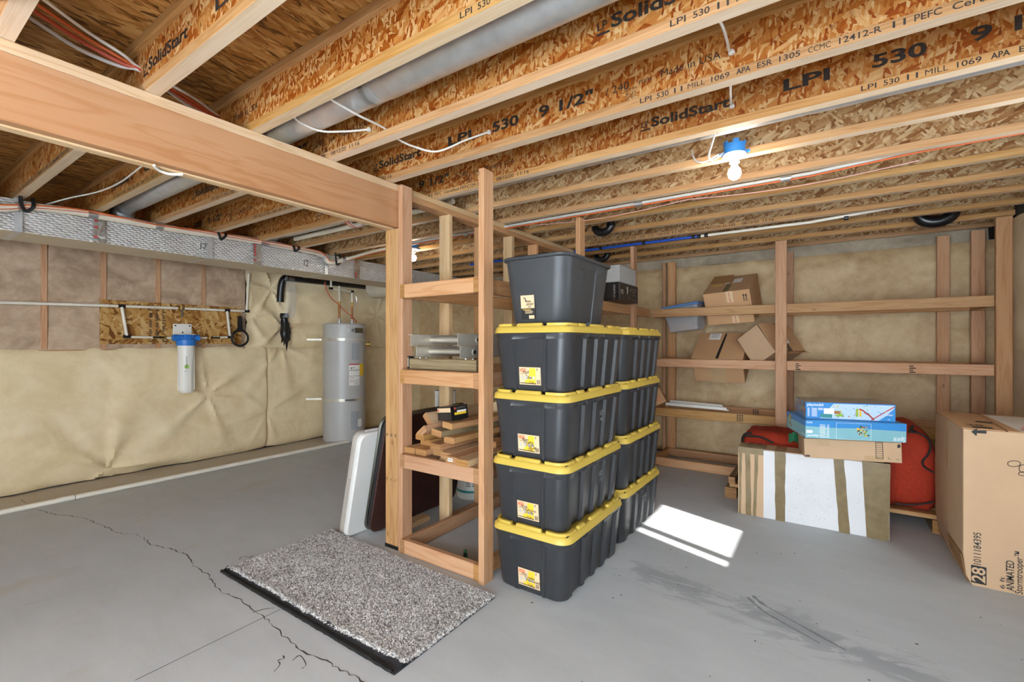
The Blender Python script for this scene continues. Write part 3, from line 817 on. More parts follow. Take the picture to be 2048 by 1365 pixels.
# black drain fittings between far joists
for lab, x, y, r in (('black plastic pipe bend showing below the joists near the right wall', .78, 4.95, .085), ('black plastic pipe bend between joists behind the grey-black open tote, upper one', -1.40, 3.70, .06), ('black plastic pipe bend just above the silver box on the shelf', -1.63, 4.56, .06)):
    if lab.startswith('black plastic pipe bend showing'): p = ony(1872, 430, 4.93); x, y, zc = p.x, p.y, 2.33
    elif 'upper' in lab: p = ony(1206, 452, 3.74); x, y, zc = p.x, p.y, 2.30
    else: p = ony(1203, 512, 4.95); x, y, zc = p.x, p.y, 2.30
    t = thing('drain_pipe', lab, 'pipe', (x, y, zc), group='black drain bends in the ceiling')
    b = MB(); b.tube([(x + r * 1.2 * math.cos(R(a)), y, zc - r * .9 * math.sin(R(a))) for a in range(-10, 200, 15)], r * .55, 16); b.build('bend', 'abs_black', t)
    b = MB(); b.tube([(x + r * 1.2, y, zc - .012), (x + r * 1.2, y, zc + .02)], r * .66, 16); b.build('hub', 'abs_black', t)

# ------------------------------------------------------------------ loose cables
def cable(label, pts, r=.0048, mat='romex', tip=True, n=7):
    P = arc([Vector(p) for p in pts], n); b = MB(); b.tube(P, r, 8)
    if tip:
        q = P[-1]; b.lathe([(.0, -.012), (.011, -.008), (.012, 0), (.008, .008), (0, .01)], q, 8)
    o = b.build('cable', mat); tag(o, label, 'cable', 'loose white cables'); return o
cable('white cable crossing under the round metal duct and drooping across to the printed joist', [ony(648, 191, 1.13), ony(660, 198, 1.15), ony(715, 230, 1.30), ony(768, 256, 1.478), ony(797, 279, 1.57), ony(830, 294, 1.66), ony(875, 303, 1.76), ony(930, 281, 1.84), ony(978, 264, 1.886)])
cable('white cable curling below the round metal duct just beyond the big beam', [ony(583, 229, 1.135), ony(600, 245, 1.20), ony(640, 262, 1.30), ony(690, 263, 1.40), ony(738, 259, 1.486)])
cable('short white cable curving down between joists at the upper right, above the lampholder', [ony(1436, 36, 1.535), ony(1446, 55, 1.62), ony(1454, 82, 1.78), ony(1458, 101, 1.87), ony(1463, 104, 1.888)])
cable('tiny straight white cable hanging over the stamped joist, just above the lampholder', [ony(1461, 170, 1.93), ony(1461, 190, 2.1), ony(1462, 208, 2.26), ony(1464, 212, 2.288)])
cable('white cable bending down into the left side of the blue lampholder box', [ony(1430, 268, 2.335), ony(1424, 288, 2.42), ony(1418, 310, 2.55), ony(1422, 321, 2.58), ony(1436, 315, 2.60), ony(1453, 302, 2.615)], tip=False)
cable('white cable looping out of a hole in the joist left of the lampholder', [ony(1384, 301, 2.69), ony(1386, 312, 2.66), ony(1394, 323, 2.64), ony(1410, 324, 2.63), ony(1432, 312, 2.62), ony(1452, 306, 2.615)], tip=False)
cable('white cable in the dark joist bay left of the beam, reaching the foil duct', [onz(296, 322, 2.34), onz(284, 332, 2.34), onz(240, 365, 2.335), onz(195, 384, 2.33), onz(140, 396, 2.30), onz(92, 409, 2.268)], tip=False)
cable('flat white cable loop peeking out under the middle of the big beam', [onz(308, 331, 1.998), onz(318, 341, 1.992), onz(338, 348, 1.990), onz(366, 349, 1.998)], r=.0055, tip=False)
for i, (m, dx) in enumerate((('wire_orange', 0), ('romex', 4), ('wire_red', 9), ('romex', 14))):
    P = [onz(688 + dx * .6, 441, 2.29), onz(694 + dx * .7, 448, 2.24), onz(706 + dx * .6, 455 - dx * .1, 2.225), onz(722 + dx * .2, 454 - dx * .3, 2.25), onz(728, 449 - dx * .1, 2.29)]
    o = cable(['orange cable at the left of the small loop hanging below the end of the beam', 'white cable second in the small loop hanging below the end of the beam', 'red cable third in the small loop hanging below the end of the beam', 'white cable last in the small loop hanging below the end of the beam'][i], P, .0045, m, False)
    o['group'] = 'cables looped below the beam end'
BL = ['lower white cable of the colourful bundle in the top left corner', 'red cable of the bundle in the top left corner', 'orange cable of the bundle in the top left corner', 'upper white cable of the bundle in the top left corner']
for i, (m, r) in enumerate((('romex', .0075), ('wire_red', .0085), ('wire_orange', .0065), ('romex', .006))):
    d = (i - 1.5)
    P = [ony(-20 + d * 12, -40 - d * 8, .2), ony(50 + d * 14, 1 - d * 9, .34), ony(160 + d * 7, 74 - d * 9 + (6 if i == 0 else 0), .52), ony(240 + d * 4, 120 - d * 7, .64), ony(278, 138 - d * 1.6, .697), ony(332 + d * 4, 171 - d * 2, .76), ony(385 + d * 5, 205 - d * 4, .92), ony(438, 236 - d * 2, 1.096)]
    o = cable(BL[i], P, r, m, False); o['group'] = 'cable bundle through the joist'; o['category'] = 'cable'

# ------------------------------------------------------------------ lampholders
emit('bulb_glow', '#fff6ea', BULB)
def lampholder(label, x, y, z, rot=0):
    t = thing('lampholder', label, 'light', (x, y, z), (0, 0, rot), 'bare bulb lampholders')
    b = MB(); n = 24; pr_ = [(.050 * math.cos(2 * PI * k / n), .050 * math.sin(2 * PI * k / n)) for k in range(n)]
    b.loft([[(px, py, .002) for px, py in pr_], [(px * 1.02, py * 1.02, .052 if k_ else .052) for k_, (px, py) in enumerate(pr_)]], True, (True, False))
    b.loft([[(px * .94, py * .94, .006) for px, py in pr_], [(px * .95, py * .95, .052) for px, py in pr_]], True, (True, False))
    for a in (0, 120, 200, 270): b.obox(Matrix.Rotation(R(a), 4, 'Z') @ Matrix.Translation((.047, 0, .059)), (.010, .028, .016))
    for a in (-10, 170): b.obox(Matrix.Rotation(R(a), 4, 'Z') @ Matrix.Translation((.060, 0, .010)), (.024, .022, .010))
    b.build('junction_box', 'box_blue', t, local=True)
    b = MB(); b.lathe([(0, .002), (.056, .002), (.058, -.004), (.056, -.010), (.046, -.014), (.026, -.018), (.023, -.034), (.025, -.036), (.025, -.042), (.021, -.044), (0, -.044)], n=32)
    sck = b.build('socket', 'porcelain', t, local=True)
    for a in (40, 220):
        b = MB(); b.lathe([(0, -.0155), (.005, -.0145), (.005, -.011), (0, -.011)], (.04 * math.cos(R(a)), .04 * math.sin(R(a)), 0), 10); b.build('screw', 'steel', sck, local=True)
    b = MB(); b.lathe([(.0155, -.044), (.0165, -.052), (.022, -.066), (.024, -.070)], n=24); b.build('bulb_base', 'plastic_white', t, local=True)
    b = MB(); b.lathe([(.024, -.070), (.030, -.080), (.032, -.092), (.030, -.106), (.024, -.118), (.013, -.126), (0, -.128)], n=24); b.build('bulb', 'bulb_glow', t, local=True)
    return t
LP = ony(1469, 318, 2.625)
lampholder('blue lampholder box with a lit bulb above the open floor', LP.x, 2.622, 2.262, .3)
L2 = onz(826.5, 517, 2.17)
lampholder('lit bulb on a blue lampholder box half hidden behind the beam post', L2.x, L2.y, 2.268, 1.2)
FILL_LAMP = lampholder('added fill bulb on an unseen lampholder box behind the viewpoint', -.1, -1.0, 2.262, 0)  # added bulb out of view, only there as fill light

# ------------------------------------------------------------------ water filter wall
XWp = -5.56
ob = thing('backing_board', 'strand board panel screwed to the left wall behind the water filter', 'board', (-5.61, 2.02, 1.28))
b = MB(); b.box((-5.617, 1.392, 1.278), (-5.600, 2.648, 1.697)); b.build('panel', 'osb_panel', ob)
s = MB()
for i in range(3):
    for j in range(22):
        if hsh(i * 31 + j) > .25: s.box((-5.5998, 1.77 + .055 * i, 1.30 + j * .0165), (-5.5994, 1.77 + .055 * i + .012 + .02 * hsh(j + i), 1.30 + j * .0165 + .010))
s.build('printed_stamp', 'ink_worn', ob)
wp = thing('water_pipe', 'white plastic water pipe loop running along the left wall across the strand board', 'pipe', (XWp, 1.5, 1.6))
def pipe(name, pts, r=.0135, mat='pvc_white'):
    b = MB(); b.tube(pts, r, 12); return b.build(name, mat, wp)
yz = lambda y, z: (XWp, y, z)
pipe('supply_pipe', [yz(-2.5, 1.53), yz(.75, 1.619), yz(1.4, 1.638), yz(2.03, 1.651), yz(2.69, 1.659)])
pipe('riser_pipe', [yz(2.69, 1.659), yz(2.715, 2.10)], .012)
pipe('drop_pipe', [yz(1.54, 1.64), yz(1.58, 1.352)]); pipe('drop_pipe', [yz(2.478, 1.656), yz(2.508, 1.358)])
pipe('branch_pipe', [yz(1.58, 1.348), yz(1.945, 1.342)], .011); pipe('branch_pipe', [yz(2.165, 1.342), yz(2.508, 1.356)], .011)
for p, d in ((yz(1.54, 1.642), (0, 1, 0)), (yz(2.478, 1.656), (0, 1, 0)), (yz(1.58, 1.350), (0, 1, 0)), (yz(2.508, 1.357), (0, 1, 0)), (yz(2.69, 1.659), (0, 1, 0))):
    p = Vector(p); d = Vector(d); b = MB(); b.tube([p - d * .028, p + d * .028], .0165, 12); b.build('fitting', 'abs_black', wp)
for y, z, a in ((2.03, 1.651, -90), (1.87, 1.344, 180), (2.30, 1.347, 0)):
    b = MB(); b.tube([(XWp, y - .03, z), (XWp, y + .03, z)], .0165, 12); b.lathe([(0, 0), (.01, 0), (.01, .03), (0, .03)], (XWp + .012, y, z - .015), 10); vv = b.build('valve', 'brass', wp)
    b = MB(); d = Vector((0, math.cos(R(a)), math.sin(R(a)))); p = Vector((XWp + .03, y, z)); b.tube([p, p + d * .09], [.007, .009], 8); b.build('valve_handle', 'abs_black', vv)
for y in (1.45, 1.80, 2.26, 2.63):
    b = MB(); b.box((XWp - .04, y - .008, 1.612 + .02 * y / 2), (XWp + .016, y + .008, 1.63 + .02 * y / 2)); b.build('clamp', 'aluminum', wp)
fy = 2.055
wf_ = thing('water_filter', 'water filter with blue head and tall white housing hung on the strand board', 'water filter', (-5.50, fy, .77))
b = MB(); b.box((-5.598, fy - .085, 1.375), (-5.588, fy + .085, 1.49)); b.box((-5.588, fy - .08, 1.375), (-5.47, fy + .08, 1.383)); brk = b.build('bracket', 'plastic_white', wf_, bevel=.004)
for y, z in ((fy - .065, 1.47), (fy + .065, 1.47), (fy, 1.40)):
    b = MB(); b.tube([(-5.588, y, z), (-5.583, y, z)], .008, 10); b.build('screw', 'ink', brk)
b = MB(); b.lathe([(.0, 1.375), (.05, 1.375), (.066, 1.35), (.072, 1.328), (.086, 1.322), (.088, 1.28), (.084, 1.262), (0, 1.262)], (-5.50, fy, 0), 32)
b.tube([(-5.50, fy - .115, 1.342), (-5.50, fy + .115, 1.342)], .028, 16)
for sgn in (-1, 1): b.tube([(-5.50, fy + sgn * .085, 1.342), (-5.50, fy + sgn * .118, 1.342)], .034, 16)
for i in range(8): b.obox(Matrix.Translation((-5.50, fy, 1.352)) @ Matrix.Rotation(i * PI / 4, 4, 'Z') @ Matrix.Translation((.055, 0, 0)), (.03, .008, .04))
b.build('head', 'plastic_blue', wf_)
b = MB(); b.lathe([(.076, 1.262), (.073, 1.22), (.069, .83), (.064, .785), (.055, .772), (0, .77)], (-5.50, fy, 0), 32)
for a in range(0, 360, 45): b.obox(Matrix.Translation((-5.50, fy, 1.02)) @ Matrix.Rotation(R(a + 12), 4, 'Z') @ Matrix.Translation((.071, 0, 0)), (.006, .012, .44))
hsg = b.build('housing', 'plastic_white', wf_)
s = MB(); nx = Vector((.83, -.56, 0)).normalized(); sd = Vector((.56, .83, 0)).normalized(); pc = Vector((-5.50, fy, 0)) + nx * .0755 + sd * .018
s.text('nuvo', pc + Vector((0, 0, 1.15)), (0, 0, -1), sd, .017, .10, 0); 
s.plate([pc - nx * .0002 + sd * (.006 + .021 * math.cos(R(a))) + Vector((0, 0, 1.045 + .021 * math.sin(R(a)))) for a in range(0, 360, 20)], nx, .0006, 1)
s.text('hip', pc + nx * .001 + Vector((0, 0, 1.068)), (0, 0, -1), sd, .017, .042, 0)
s.box(tuple(pc + Vector((-.001, -.012, .995))), tuple(pc + Vector((.0006, .012, .998))))
s.build('brand_mark', ['ink_grey', 'ink_green'], hsg)
wr_ = thing('filter_wrench', 'black ring-shaped filter wrench hanging from the pipe by the board edge', 'wrench', (-5.53, 2.603, 1.6))
b = MB(); c = Vector((-5.53, 2.603, 1.345)); b.tube([c + Vector((0, .088 * math.cos(R(a)), .088 * math.sin(R(a)))) for a in range(0, 361, 12)], .013, 8, caps=False); b.build('ring', 'rubber_black', wr_)
b = MB(); b.loft([[(c.x + dx, c.y + w * dy, z) for dx, dy in ((-.009, -1), (.009, -1), (.009, 1), (-.009, 1))] for z, w in ((1.425, .05), (1.46, .024), (1.56, .022), (1.60, .014))], True, (True, True), smooth=False)
for i in range(7): b.obox(Matrix.Translation((c.x + .009, c.y, 1.455 + i * .018)) @ Matrix.Rotation(R(45 if i % 2 else -45), 4, 'X'), (.004, .034, .005))
b.build('handle', 'rubber_black', wr_)

# black drain on the left wall
dp = thing('drain_pipe', 'black plastic drain running under the foil duct and out of the torn insulation', 'pipe', (-5.56, 3.2, 1.3))
b = MB(); b.tube([(-5.54, 3.16, 2.125), (-5.54, 5.35, 2.150)], .066, 18); b.build('horizontal_run', 'abs_black', dp)
b = MB(); b.tube(arc([(-5.55, 3.20, 2.12), (-5.56, 3.13, 2.08), (-5.58, 3.11, 1.97), (-5.60, 3.11, 1.80)], 4), .042, 14); b.build('drop', 'abs_black', dp)
b = MB(); b.lathe([(.047, 1.66), (.052, 1.64), (.050, 1.60), (.038, 1.59), (.036, 1.46), (.041, 1.45), (.041, 1.39), (.030, 1.34), (0, 1.33)], (-5.585, 3.155, 0), 18); b.build('outlet', 'abs_black', dp)
b = MB(); pts = []
for i in range(26):
    a = 2 * PI * i / 26; rr = .85 + .55 * noise.noise((math.cos(a) * 2.2, math.sin(a) * 2.2, 7)) + .12 * math.sin(i * 2.9)
    pts.append((-5.556, 3.155 + .075 * rr * math.cos(a), 1.42 + .20 * rr * math.sin(a)))
b.poly(pts); b.build('tear', 'void_dark', wall_left)
b = MB(); b.grid(lambda u, v: (-5.45 + .02 * noise.noise((u * 3, v * 5, 0)), 3.08 + u * .13 + .03 * math.sin(v * 3), 1.60 + v * .5), 10, 24); tag(b.build('plastic_film', 'clear_film'), 'scrap of clear plastic film draped over the black drain on the left wall', 'plastic film')
b = MB(); b.tube([(-5.45, 4.42, 2.09), (-4.96, 4.42, 2.09)], .14, 24); b.tube([(-5.3, 4.42, 2.09), (-5.28, 4.42, 2.09)], .143, 24); tag(b.build('duct_branch', 'pvc_beige'), 'beige wrapped round duct stub below the foil duct behind the post', 'duct')

# ------------------------------------------------------------------ water heater
hx, hy, hr, hh = -5.30, 3.82, .265, 1.548
wh = thing('water_heater', 'grey cylindrical water heater strapped to the insulated left wall', 'water heater', (hx, hy, 0))
b = MB(); b.lathe([(0, .0), (hr - .012, .0), (hr - .006, .022), (hr + .002, .024), (hr + .002, .036), (hr, .038), (hr, 1.50), (hr + .003, 1.503), (hr + .003, 1.528), (hr - .012, 1.545), (0, hh)], (hx, hy, 0), 56); b.build('tank', 'heater_grey', wh)
def patch(a0, a1, z0, z1, d, mat, name, n=10, th=.0):
    b = MB(); rr = hr + d
    b.grid(lambda u, v: (hx + rr * math.cos(R(a0 + (a1 - a0) * u)), hy + rr * math.sin(R(a0 + (a1 - a0) * u)), z0 + v * (z1 - z0)), n, 1)
    if th:
        for a in (a0, a1): b.add([(hx + q * math.cos(R(a)), hy + q * math.sin(R(a)), z) for q, z in ((hr, z0), (rr, z0), (rr, z1), (hr, z1))], [(0, 1, 2, 3)])
        for z in (z0, z1): b.add([(hx + q * math.cos(R(a0 + (a1 - a0) * i / n)), hy + q * math.sin(R(a0 + (a1 - a0) * i / n)), z) for q in (hr, rr) for i in range(n + 1)], [(i, i + 1, n + 2 + i, n + 1 + i) for i in range(n)])
    return b.build(name, mat, wh)
for z in (1.335, .555): patch(-170, 95, z - .017, z + .017, .006, 'aluminum', 'strap', 40, 1)
for z in (1.335, .555):
    b = MB(); p = Vector((hx, hy, z)) + Vector((math.cos(R(-22)), math.sin(R(-22)), 0)) * (hr + .014); b.obox(Matrix.Translation(p) @ Matrix.Rotation(R(-22), 4, 'Z'), (.014, .12, .022)); b.build('strap_buckle', 'steel', wh)
    b = MB(); b.plate([(hx - .17, hy - hr * .85, z + .012), (XL + .04, hy - .36, z + .012), (XL + .04, hy - .36, z - .012), (hx - .17, hy - hr * .85, z - .012)], (.6, -.8, 0), .002); b.build('strap_tail', 'aluminum', wh)
patch(-16, 6, 1.07, 1.285, .012, 'heater_panel', 'access_cover', 8, 1); patch(-18, 4, .17, .40, .012, 'heater_panel', 'access_cover', 8, 1)
wlb = patch(-24, 8, .74, 1.02, .0012, 'paper_white', 'warning_label')
s = MB()
def onc(a, z, d): return (hx + (hr + d) * math.cos(R(a)), hy + (hr + d) * math.sin(R(a)), z)
def qd(a0, a1, z0, z1, mi, d=.002):
    s.grid(lambda u, v: onc(a0 + (a1 - a0) * u, z0 + (z1 - z0) * v, d), 5, 1, mi)
qd(-24, 8, 1.005, 1.02, 1); qd(-24, 8, .935, .94, 0); qd(-24, 8, .86, .864, 0)
for i in range(3): qd(-19 + i * 5, -16 + i * 5, .955 + .008 * i, .975, 0)
for i in range(10): qd(-10 if i < 4 else -22, 5, .75 + i * .0105 + (.1 if i > 6 else 0), .753 + i * .0105 + (.1 if i > 6 else 0), 2)
qd(-22, -10, .838, .843, 1); qd(-22, -13, .79, .794, 1)
s.build('label_print', ['ink', 'ink_red', 'heater_panel'], wlb)
patch(9, 27, .86, 1.02, .0012, 'ink_yellow', 'energy_label'); patch(0, 14, .20, .30, .0135, 'paper_white', 'rating_label')
patch(-30, 30, 1.43, 1.475, .004, 'steel', 'trim_band', 12, 1); patch(-8, 20, 1.42, 1.485, .010, 'chrome_dull', 'name_plate', 8, 1)
b = MB(); p = Vector(onc(20, 1.30, .0)); d = Vector((math.cos(R(48)), math.sin(R(48)), 0)); p = Vector((hx, hy, 1.275)) + d * hr
b.tube([p - d * .01, p + d * .03], .016, 12); b.tube([p + d * .03, p + d * .065], .022, 12); b.tube([p + d * .05 + Vector((0, 0, -.03)), p + d * .05 + Vector((0, 0, .03))], .009, 8); b.build('relief_valve', 'brass', wh)
def hpt(px): q = onx(px, 640, hx); return q.y
for px, mat_top, base in ((678.5, 'pvc_white', 0), (704, 'pvc_white', 1)):
    y = hpt(px)
    b = MB(); b.lathe([(.0, 1.545), (.02, 1.55), (.021, 1.585), (.016, 1.60), (.016, 1.612), (0, 1.615)], (hx, y, 0), 12); b.build('nipple', 'steel', wh)
    b = MB(); b.tube([(hx, y, 1.60), (hx, y, 1.80)], .0125, 12); b.build('copper_pipe', 'copper', wh)
    b = MB(); b.tube([(hx, y, 1.78), (hx, y, 1.84)], .0155, 12); b.build('coupling', 'brass', wh)
    b = MB(); b.tube([(hx, y, 1.83), (hx, y, 2.04 if not base else 1.99)], .0125, 12); b.build('plastic_pipe', 'pvc_white', wh)
y2 = hpt(704); ye = hpt(662)
b = MB(); b.tube([(hx, y2, 1.985), (hx, ye, 2.0)], .011, 10); b.build('crossover_pipe', 'pvc_white', wh)
b = MB(); b.tube([(hx, ye, 2.0), (hx, ye, 2.1)], .013, 10); b.build('plastic_pipe', 'pvc_white', wh)
for y, z in ((y2, 1.985), (ye, 2.0)): b = MB(); b.tube([(hx, y - .02, z), (hx, y + .02, z)], .017, 10); b.build('fitting', 'abs_black', wh)
b = MB(); b.tube(arc([(hx + .02, y2 + .02, 1.86), (hx + .03, y2 + .05, 1.84), (hx + .03, y2 + .045, 1.92), (hx + .03, y2 + .02, 1.95)], 5), .006, 8); b.build('valve_handle', 'steel', wh)
b = MB(); b.tube(arc([onx(540 + a / 7.585, 540 + c / 7.585, hx + .03) for a, c in ((833, 180), (838, 230), (850, 290), (930, 430), (1040, 525), (1150, 640), (1240, 710), (1300, 775), (1313, 802))], 6), .0065, 8)
b.build('orange_cable', 'wire_red', wh)

# white pipe on the floor
fp = thing('floor_pipe', 'long white plastic pipe lying on the floor along the left wall', 'pipe', (-5.09, 1.5, 0))
b = MB(); b.tube([(-5.10, -2.2, .0205), (-5.095, 1.104, .0205), (-5.07, 5.3, .0205)], .020, 14); b.build('length', 'pvc_white', fp)
b = MB(); b.tube([(-5.0955, 1.0, .0215), (-5.0952, 1.104, .0215)], .0215, 14); b.build('coupling', 'pvc_white', fp)
b = MB(); b.tube([(-5.0955, 1.104, .0205), (-5.0955, 1.108, .0205)], .0211, 14); b.build('cement_ring', 'crack_dark', fp)

# ------------------------------------------------------------------ storage totes
def ribbed(w, d, r, z, prof_x, prof_y, k=1.0, n=5):
    """rounded rectangle whose long sides follow prof_x [(s, offset)] and short sides prof_y"""
    out = []; hw, hd = w / 2, d / 2
    for side in range(4):
        prof = prof_x if side % 2 == 0 else prof_y
        L = (hd if side % 2 == 0 else hw) - r; h = hw if side % 2 == 0 else hd
        a = R(90 * side); ca, sa = math.cos(a), math.sin(a)
        for s_, o in prof:
            x, y = h + o * k, s_ * L; out.append((x * ca - y * sa, x * sa + y * ca, z))
        for i in range(1, n):
            t = R(90 * i / n); x, y = h - r + r * math.cos(t), L + r * math.sin(t); out.append((x * ca - y * sa, x * sa + y * ca, z))
    return out
def steps(edges, lo, hi, w=.012):
    p = [(-1, lo)]; cur = lo
    for e in edges:
        nx_ = hi if cur == lo else lo
        p += [(e - w, cur), (e + w, nx_)]; cur = nx_
    p.append((1, cur)); return p
PX = steps([-.88, -.50, -.40, -.04, .06, .40, .50, .88], 0, -.016, .016)
PY = steps([-.66, -.54, .54, .66], 0, .009, .02)
TW, TD = .395, .70
def sticker(parent, o, xd, yd, w, h, words, seed, dark=False):
    X = Vector(xd).normalized(); Y = Vector(yd).normalized(); N = X.cross(Y); o = Vector(o); s = MB(); rng = random.Random(seed)
    P = lambda u, v, k=0.0: o + X * (u * w) + Y * (v * h) + N * (.0006 + k)
    s.plate([P(0, 0, -.0005), P(1, 0, -.0005), P(1, 1, -.0005), P(0, 1, -.0005)], N, .0008, 0)
    if not dark:
        s.poly([P(.22, .10, .0005), P(.77, .10, .0005), P(.77, .95, .0005), P(.50, .95, .0005), P(.46, .55, .0005), P(.36, .35, .0005)], 1)
        s.text('HDX', P(.04, .74), X, Y, h * .19, w * .30, .03, 0, 2, .0014)
        s.text('Tough Tote', P(.05, .60), X, Y, h * .07, w * .28, 0, 0, 3, .0014); s.text('27 gal', P(.45, .12), X, Y, h * .10, w * .22, .01, 0, 3, .0014)
        s.poly([P(.02, .07, .0008), P(.78, .05, .0008), P(.78, .10, .0008), P(.02, .11, .0008)], 3)
        for cx in (.14, .34, .53, .68): s.poly([P(cx + .06 * math.cos(a), .40 + .11 * math.sin(a), .0007) for a in [i * PI / 5 for i in range(10)]], 4)
        for i in range(9): s.poly([P(.81 + i * .018, .06, .0009), P(.815 + i * .018 + .006 * (i % 3 > 0), .06, .0009), P(.815 + i * .018 + .006 * (i % 3 > 0), .30, .0009), P(.81 + i * .018, .30, .0009)], 3)
        for i in range(3): s.poly([P(.82, .80 + .05 * i, .0009), P(.86 + .04 * (i == 2), .80 + .05 * i, .0009), P(.86, .83 + .05 * i, .0009), P(.82, .83 + .05 * i, .0009)], 3)
    else:
        s.poly([P(.0, .0, .0005), P(1, .0, .0005), P(1, .46, .0005), P(0, .46, .0005)], 3)
        for i, (u, ww) in enumerate(((.12, .6), (.26, .55), (.28, .6), (.3, .5))): s.poly([P(u, .40 - .05 * i, .0009), P(u + ww, .40 - .05 * i, .0009), P(u + ww, .42 - .05 * i, .0009), P(u, .42 - .05 * i, .0009)], 1 if i == 0 else 0)
        s.poly([P(.56, .03, .0009), P(.95, .03, .0009), P(.95, .17, .0009), P(.56, .17, .0009)], 0); s.poly([P(.86, .88, .0009), P(.97, .88, .0009), P(.97, .96, .0009), P(.86, .96, .0009)], 4)
    yy = .93 if dark else .80
    for i, wd in enumerate(words):
        s.text(wd, P(.18 + .10 * i + .05 * rng.random(), yy - .15 * (i + 1) * (1 if not dark else .75)), X, Y - X * -.0, h * (.15 if not dark else .11), w * (.075 * len(wd)), .008, .25, 3, .0022)
    s.build('label_sticker', ['paper_tan', 'ink_yellow', 'ink_orange', 'ink', 'heater_grey'], parent, local=True)
def lid_mesh():
    b = MB(); w, d, r = .462, .765, .065
    ring = lambda e, z: rrect(-w / 2 + e, w / 2 - e, -d / 2 + e, d / 2 - e, r - e * .5, z, 6)
    b.loft([ring(.006, .304), ring(-.002, .306), ring(.003, .330), ring(.010, .3385), ring(.016, .3405), ring(.030, .3405), ring(.034, .337), ring(.10, .337)], True, (False, True))
    b.loft([ring(.006, .304), ring(.004, .330)], True, (False, False))
    bl = []
    for sx in (-1, 1):
        for y, L in ((-.19, .075), (0.0, .16), (.19, .075)): bl.append((sx * .2075, y, .020, L))
    for sy in (-1, 1): bl.append((-.0, sy * .358, .15, .020))
    for x, y, dx, dy in bl:
        q = lambda e, z: rrect(x - dx / 2 + e, x + dx / 2 - e, y - dy / 2 + e, y + dy / 2 - e, .006, z, 2)
        b.loft([q(-.003, .338), q(0, .350), q(.003, .3545)], True, (False, True))
    for sx in (-1, 1):
        for sy in (-1, 1):
            pts = []
            for a, rr in [(R(90 * i / 6), .062) for i in range(7)]: pts.append((rr * math.cos(a), rr * math.sin(a)))
            pts = [(.062, -.05)] + pts + [(-.05, .062)]
            inn = [(-.05, .044), (.012, .044), (.036, .036), (.044, .012), (.044, -.05)]
            allp = pts + inn
            f = lambda z, e: [(sx * (.1555 + px), sy * (.307 + py), z) for px, py in allp]
            A = f(.338, 0); B = f(.353, 0)
            if sx * sy < 0: A = A[::-1]; B = B[::-1]
            b.loft([A, B], True, (False, True), smooth=False)
    return b
LIDM = lid_mesh()
def tote(label, loc, words, seed, worn, group, rz=0.0, sz=.345):
    t = thing('storage_tote', label, 'storage tote', loc, (0, 0, rz), group)
    b = MB(); k = lambda z, e=0, kk=1: ribbed(TW + .05 * z / .3 - e, TD + .045 * z / .3 - e, .055, z, PX, PY, kk)
    b.loft([k(.004, .022, .6), k(.0, .03, .6)][::-1] + [k(.012, .004), k(.03), k(.15), k(.272), k(.275, -.0), k(.290, -.006, .0), k(.303, -.006, .0)], True, (True, True))
    for sx in (-1, 1):
        for y in (-.105, .105): b.box((sx * .222 - .012, y - .05, .286), (sx * .222 + .012, y + .05, .303))
    bdy = b.build('body', 'plastic_black', t, local=True)
    o = MB(); o.v = [v.copy() for v in LIDM.v]; o.f = LIDM.f; o.uv = LIDM.uv; o.mi = LIDM.mi; o.sm = LIDM.sm
    lidob = o.build('lid', 'plastic_yellow', t, local=True)
    b = MB()
    for sx in (-1, 1):
        for y in (-.345, .02, .335): b.box((sx * .214 - .004, y - .012, .3400), (sx * .214 + .004, y + .012, .3412))
    b.build('lid_slot', 'ink', lidob, local=True)
    sticker(bdy, (-.062, -TD / 2 - .0059 - .0006, .040), (1, 0, 0), (0, -.0225, .3), .128, .090, words, seed)
    s = MB(); xx = TW / 2 + .025 * .19 / .3 - .0142; ud = Vector((.025, 0, .3))
    s.text('HDX', (xx + .0006, .075, .188), (0, 1, 0), ud, .030, .066, .012); s.text('27G', (xx - .002, .085, .155), (0, 1, 0), ud, .018, .038, .004)
    s.build('embossed_mark', 'ink_grey' if not worn else 'heater_panel', bdy, local=True)
    return t
near = [('black tote with yellow lid at the bottom of the stack against the bare post', ['For', 'Crafts', 'Halloween'], 0),
        ('black tote with yellow lid second from the floor in the stack against the bare post', ['Kids', 'Uniforms', 'Dolls'], 1),
        ('black tote with yellow lid third from the floor in the stack against the bare post', ['Boys', 'Drafts', 'Craft', 'Stuff'], 1),
        ('black tote with yellow lid carrying the open grey-black tote, stacked against the bare post', ['Fall', 'x', 'Box'], 0)]
for i, (lb, wd, wn) in enumerate(near):
    tote(lb, (-1.257 + (.006, 0, .004, .012)[i], 2.350, .3405 * i + .004 * i), wd, 40 + i, wn, 'yellow-lidded totes stacked by the bare post')
far = ['black tote with yellow lid at the bottom of the farther stack, touching the sunlit floor', 'black tote with yellow lid second from the floor in the farther stack', 'black tote with yellow lid third from the floor in the farther stack', 'black tote with yellow lid on top of the farther stack, below the silver box']
for i, lb in enumerate(far):
    tote(lb, (-1.262 + (0, .008, .004, .012)[i], 3.155, .3445 * i), ['Winter', 'Decor'], 60 + i, i == 0, 'yellow-lidded totes in the farther stack')

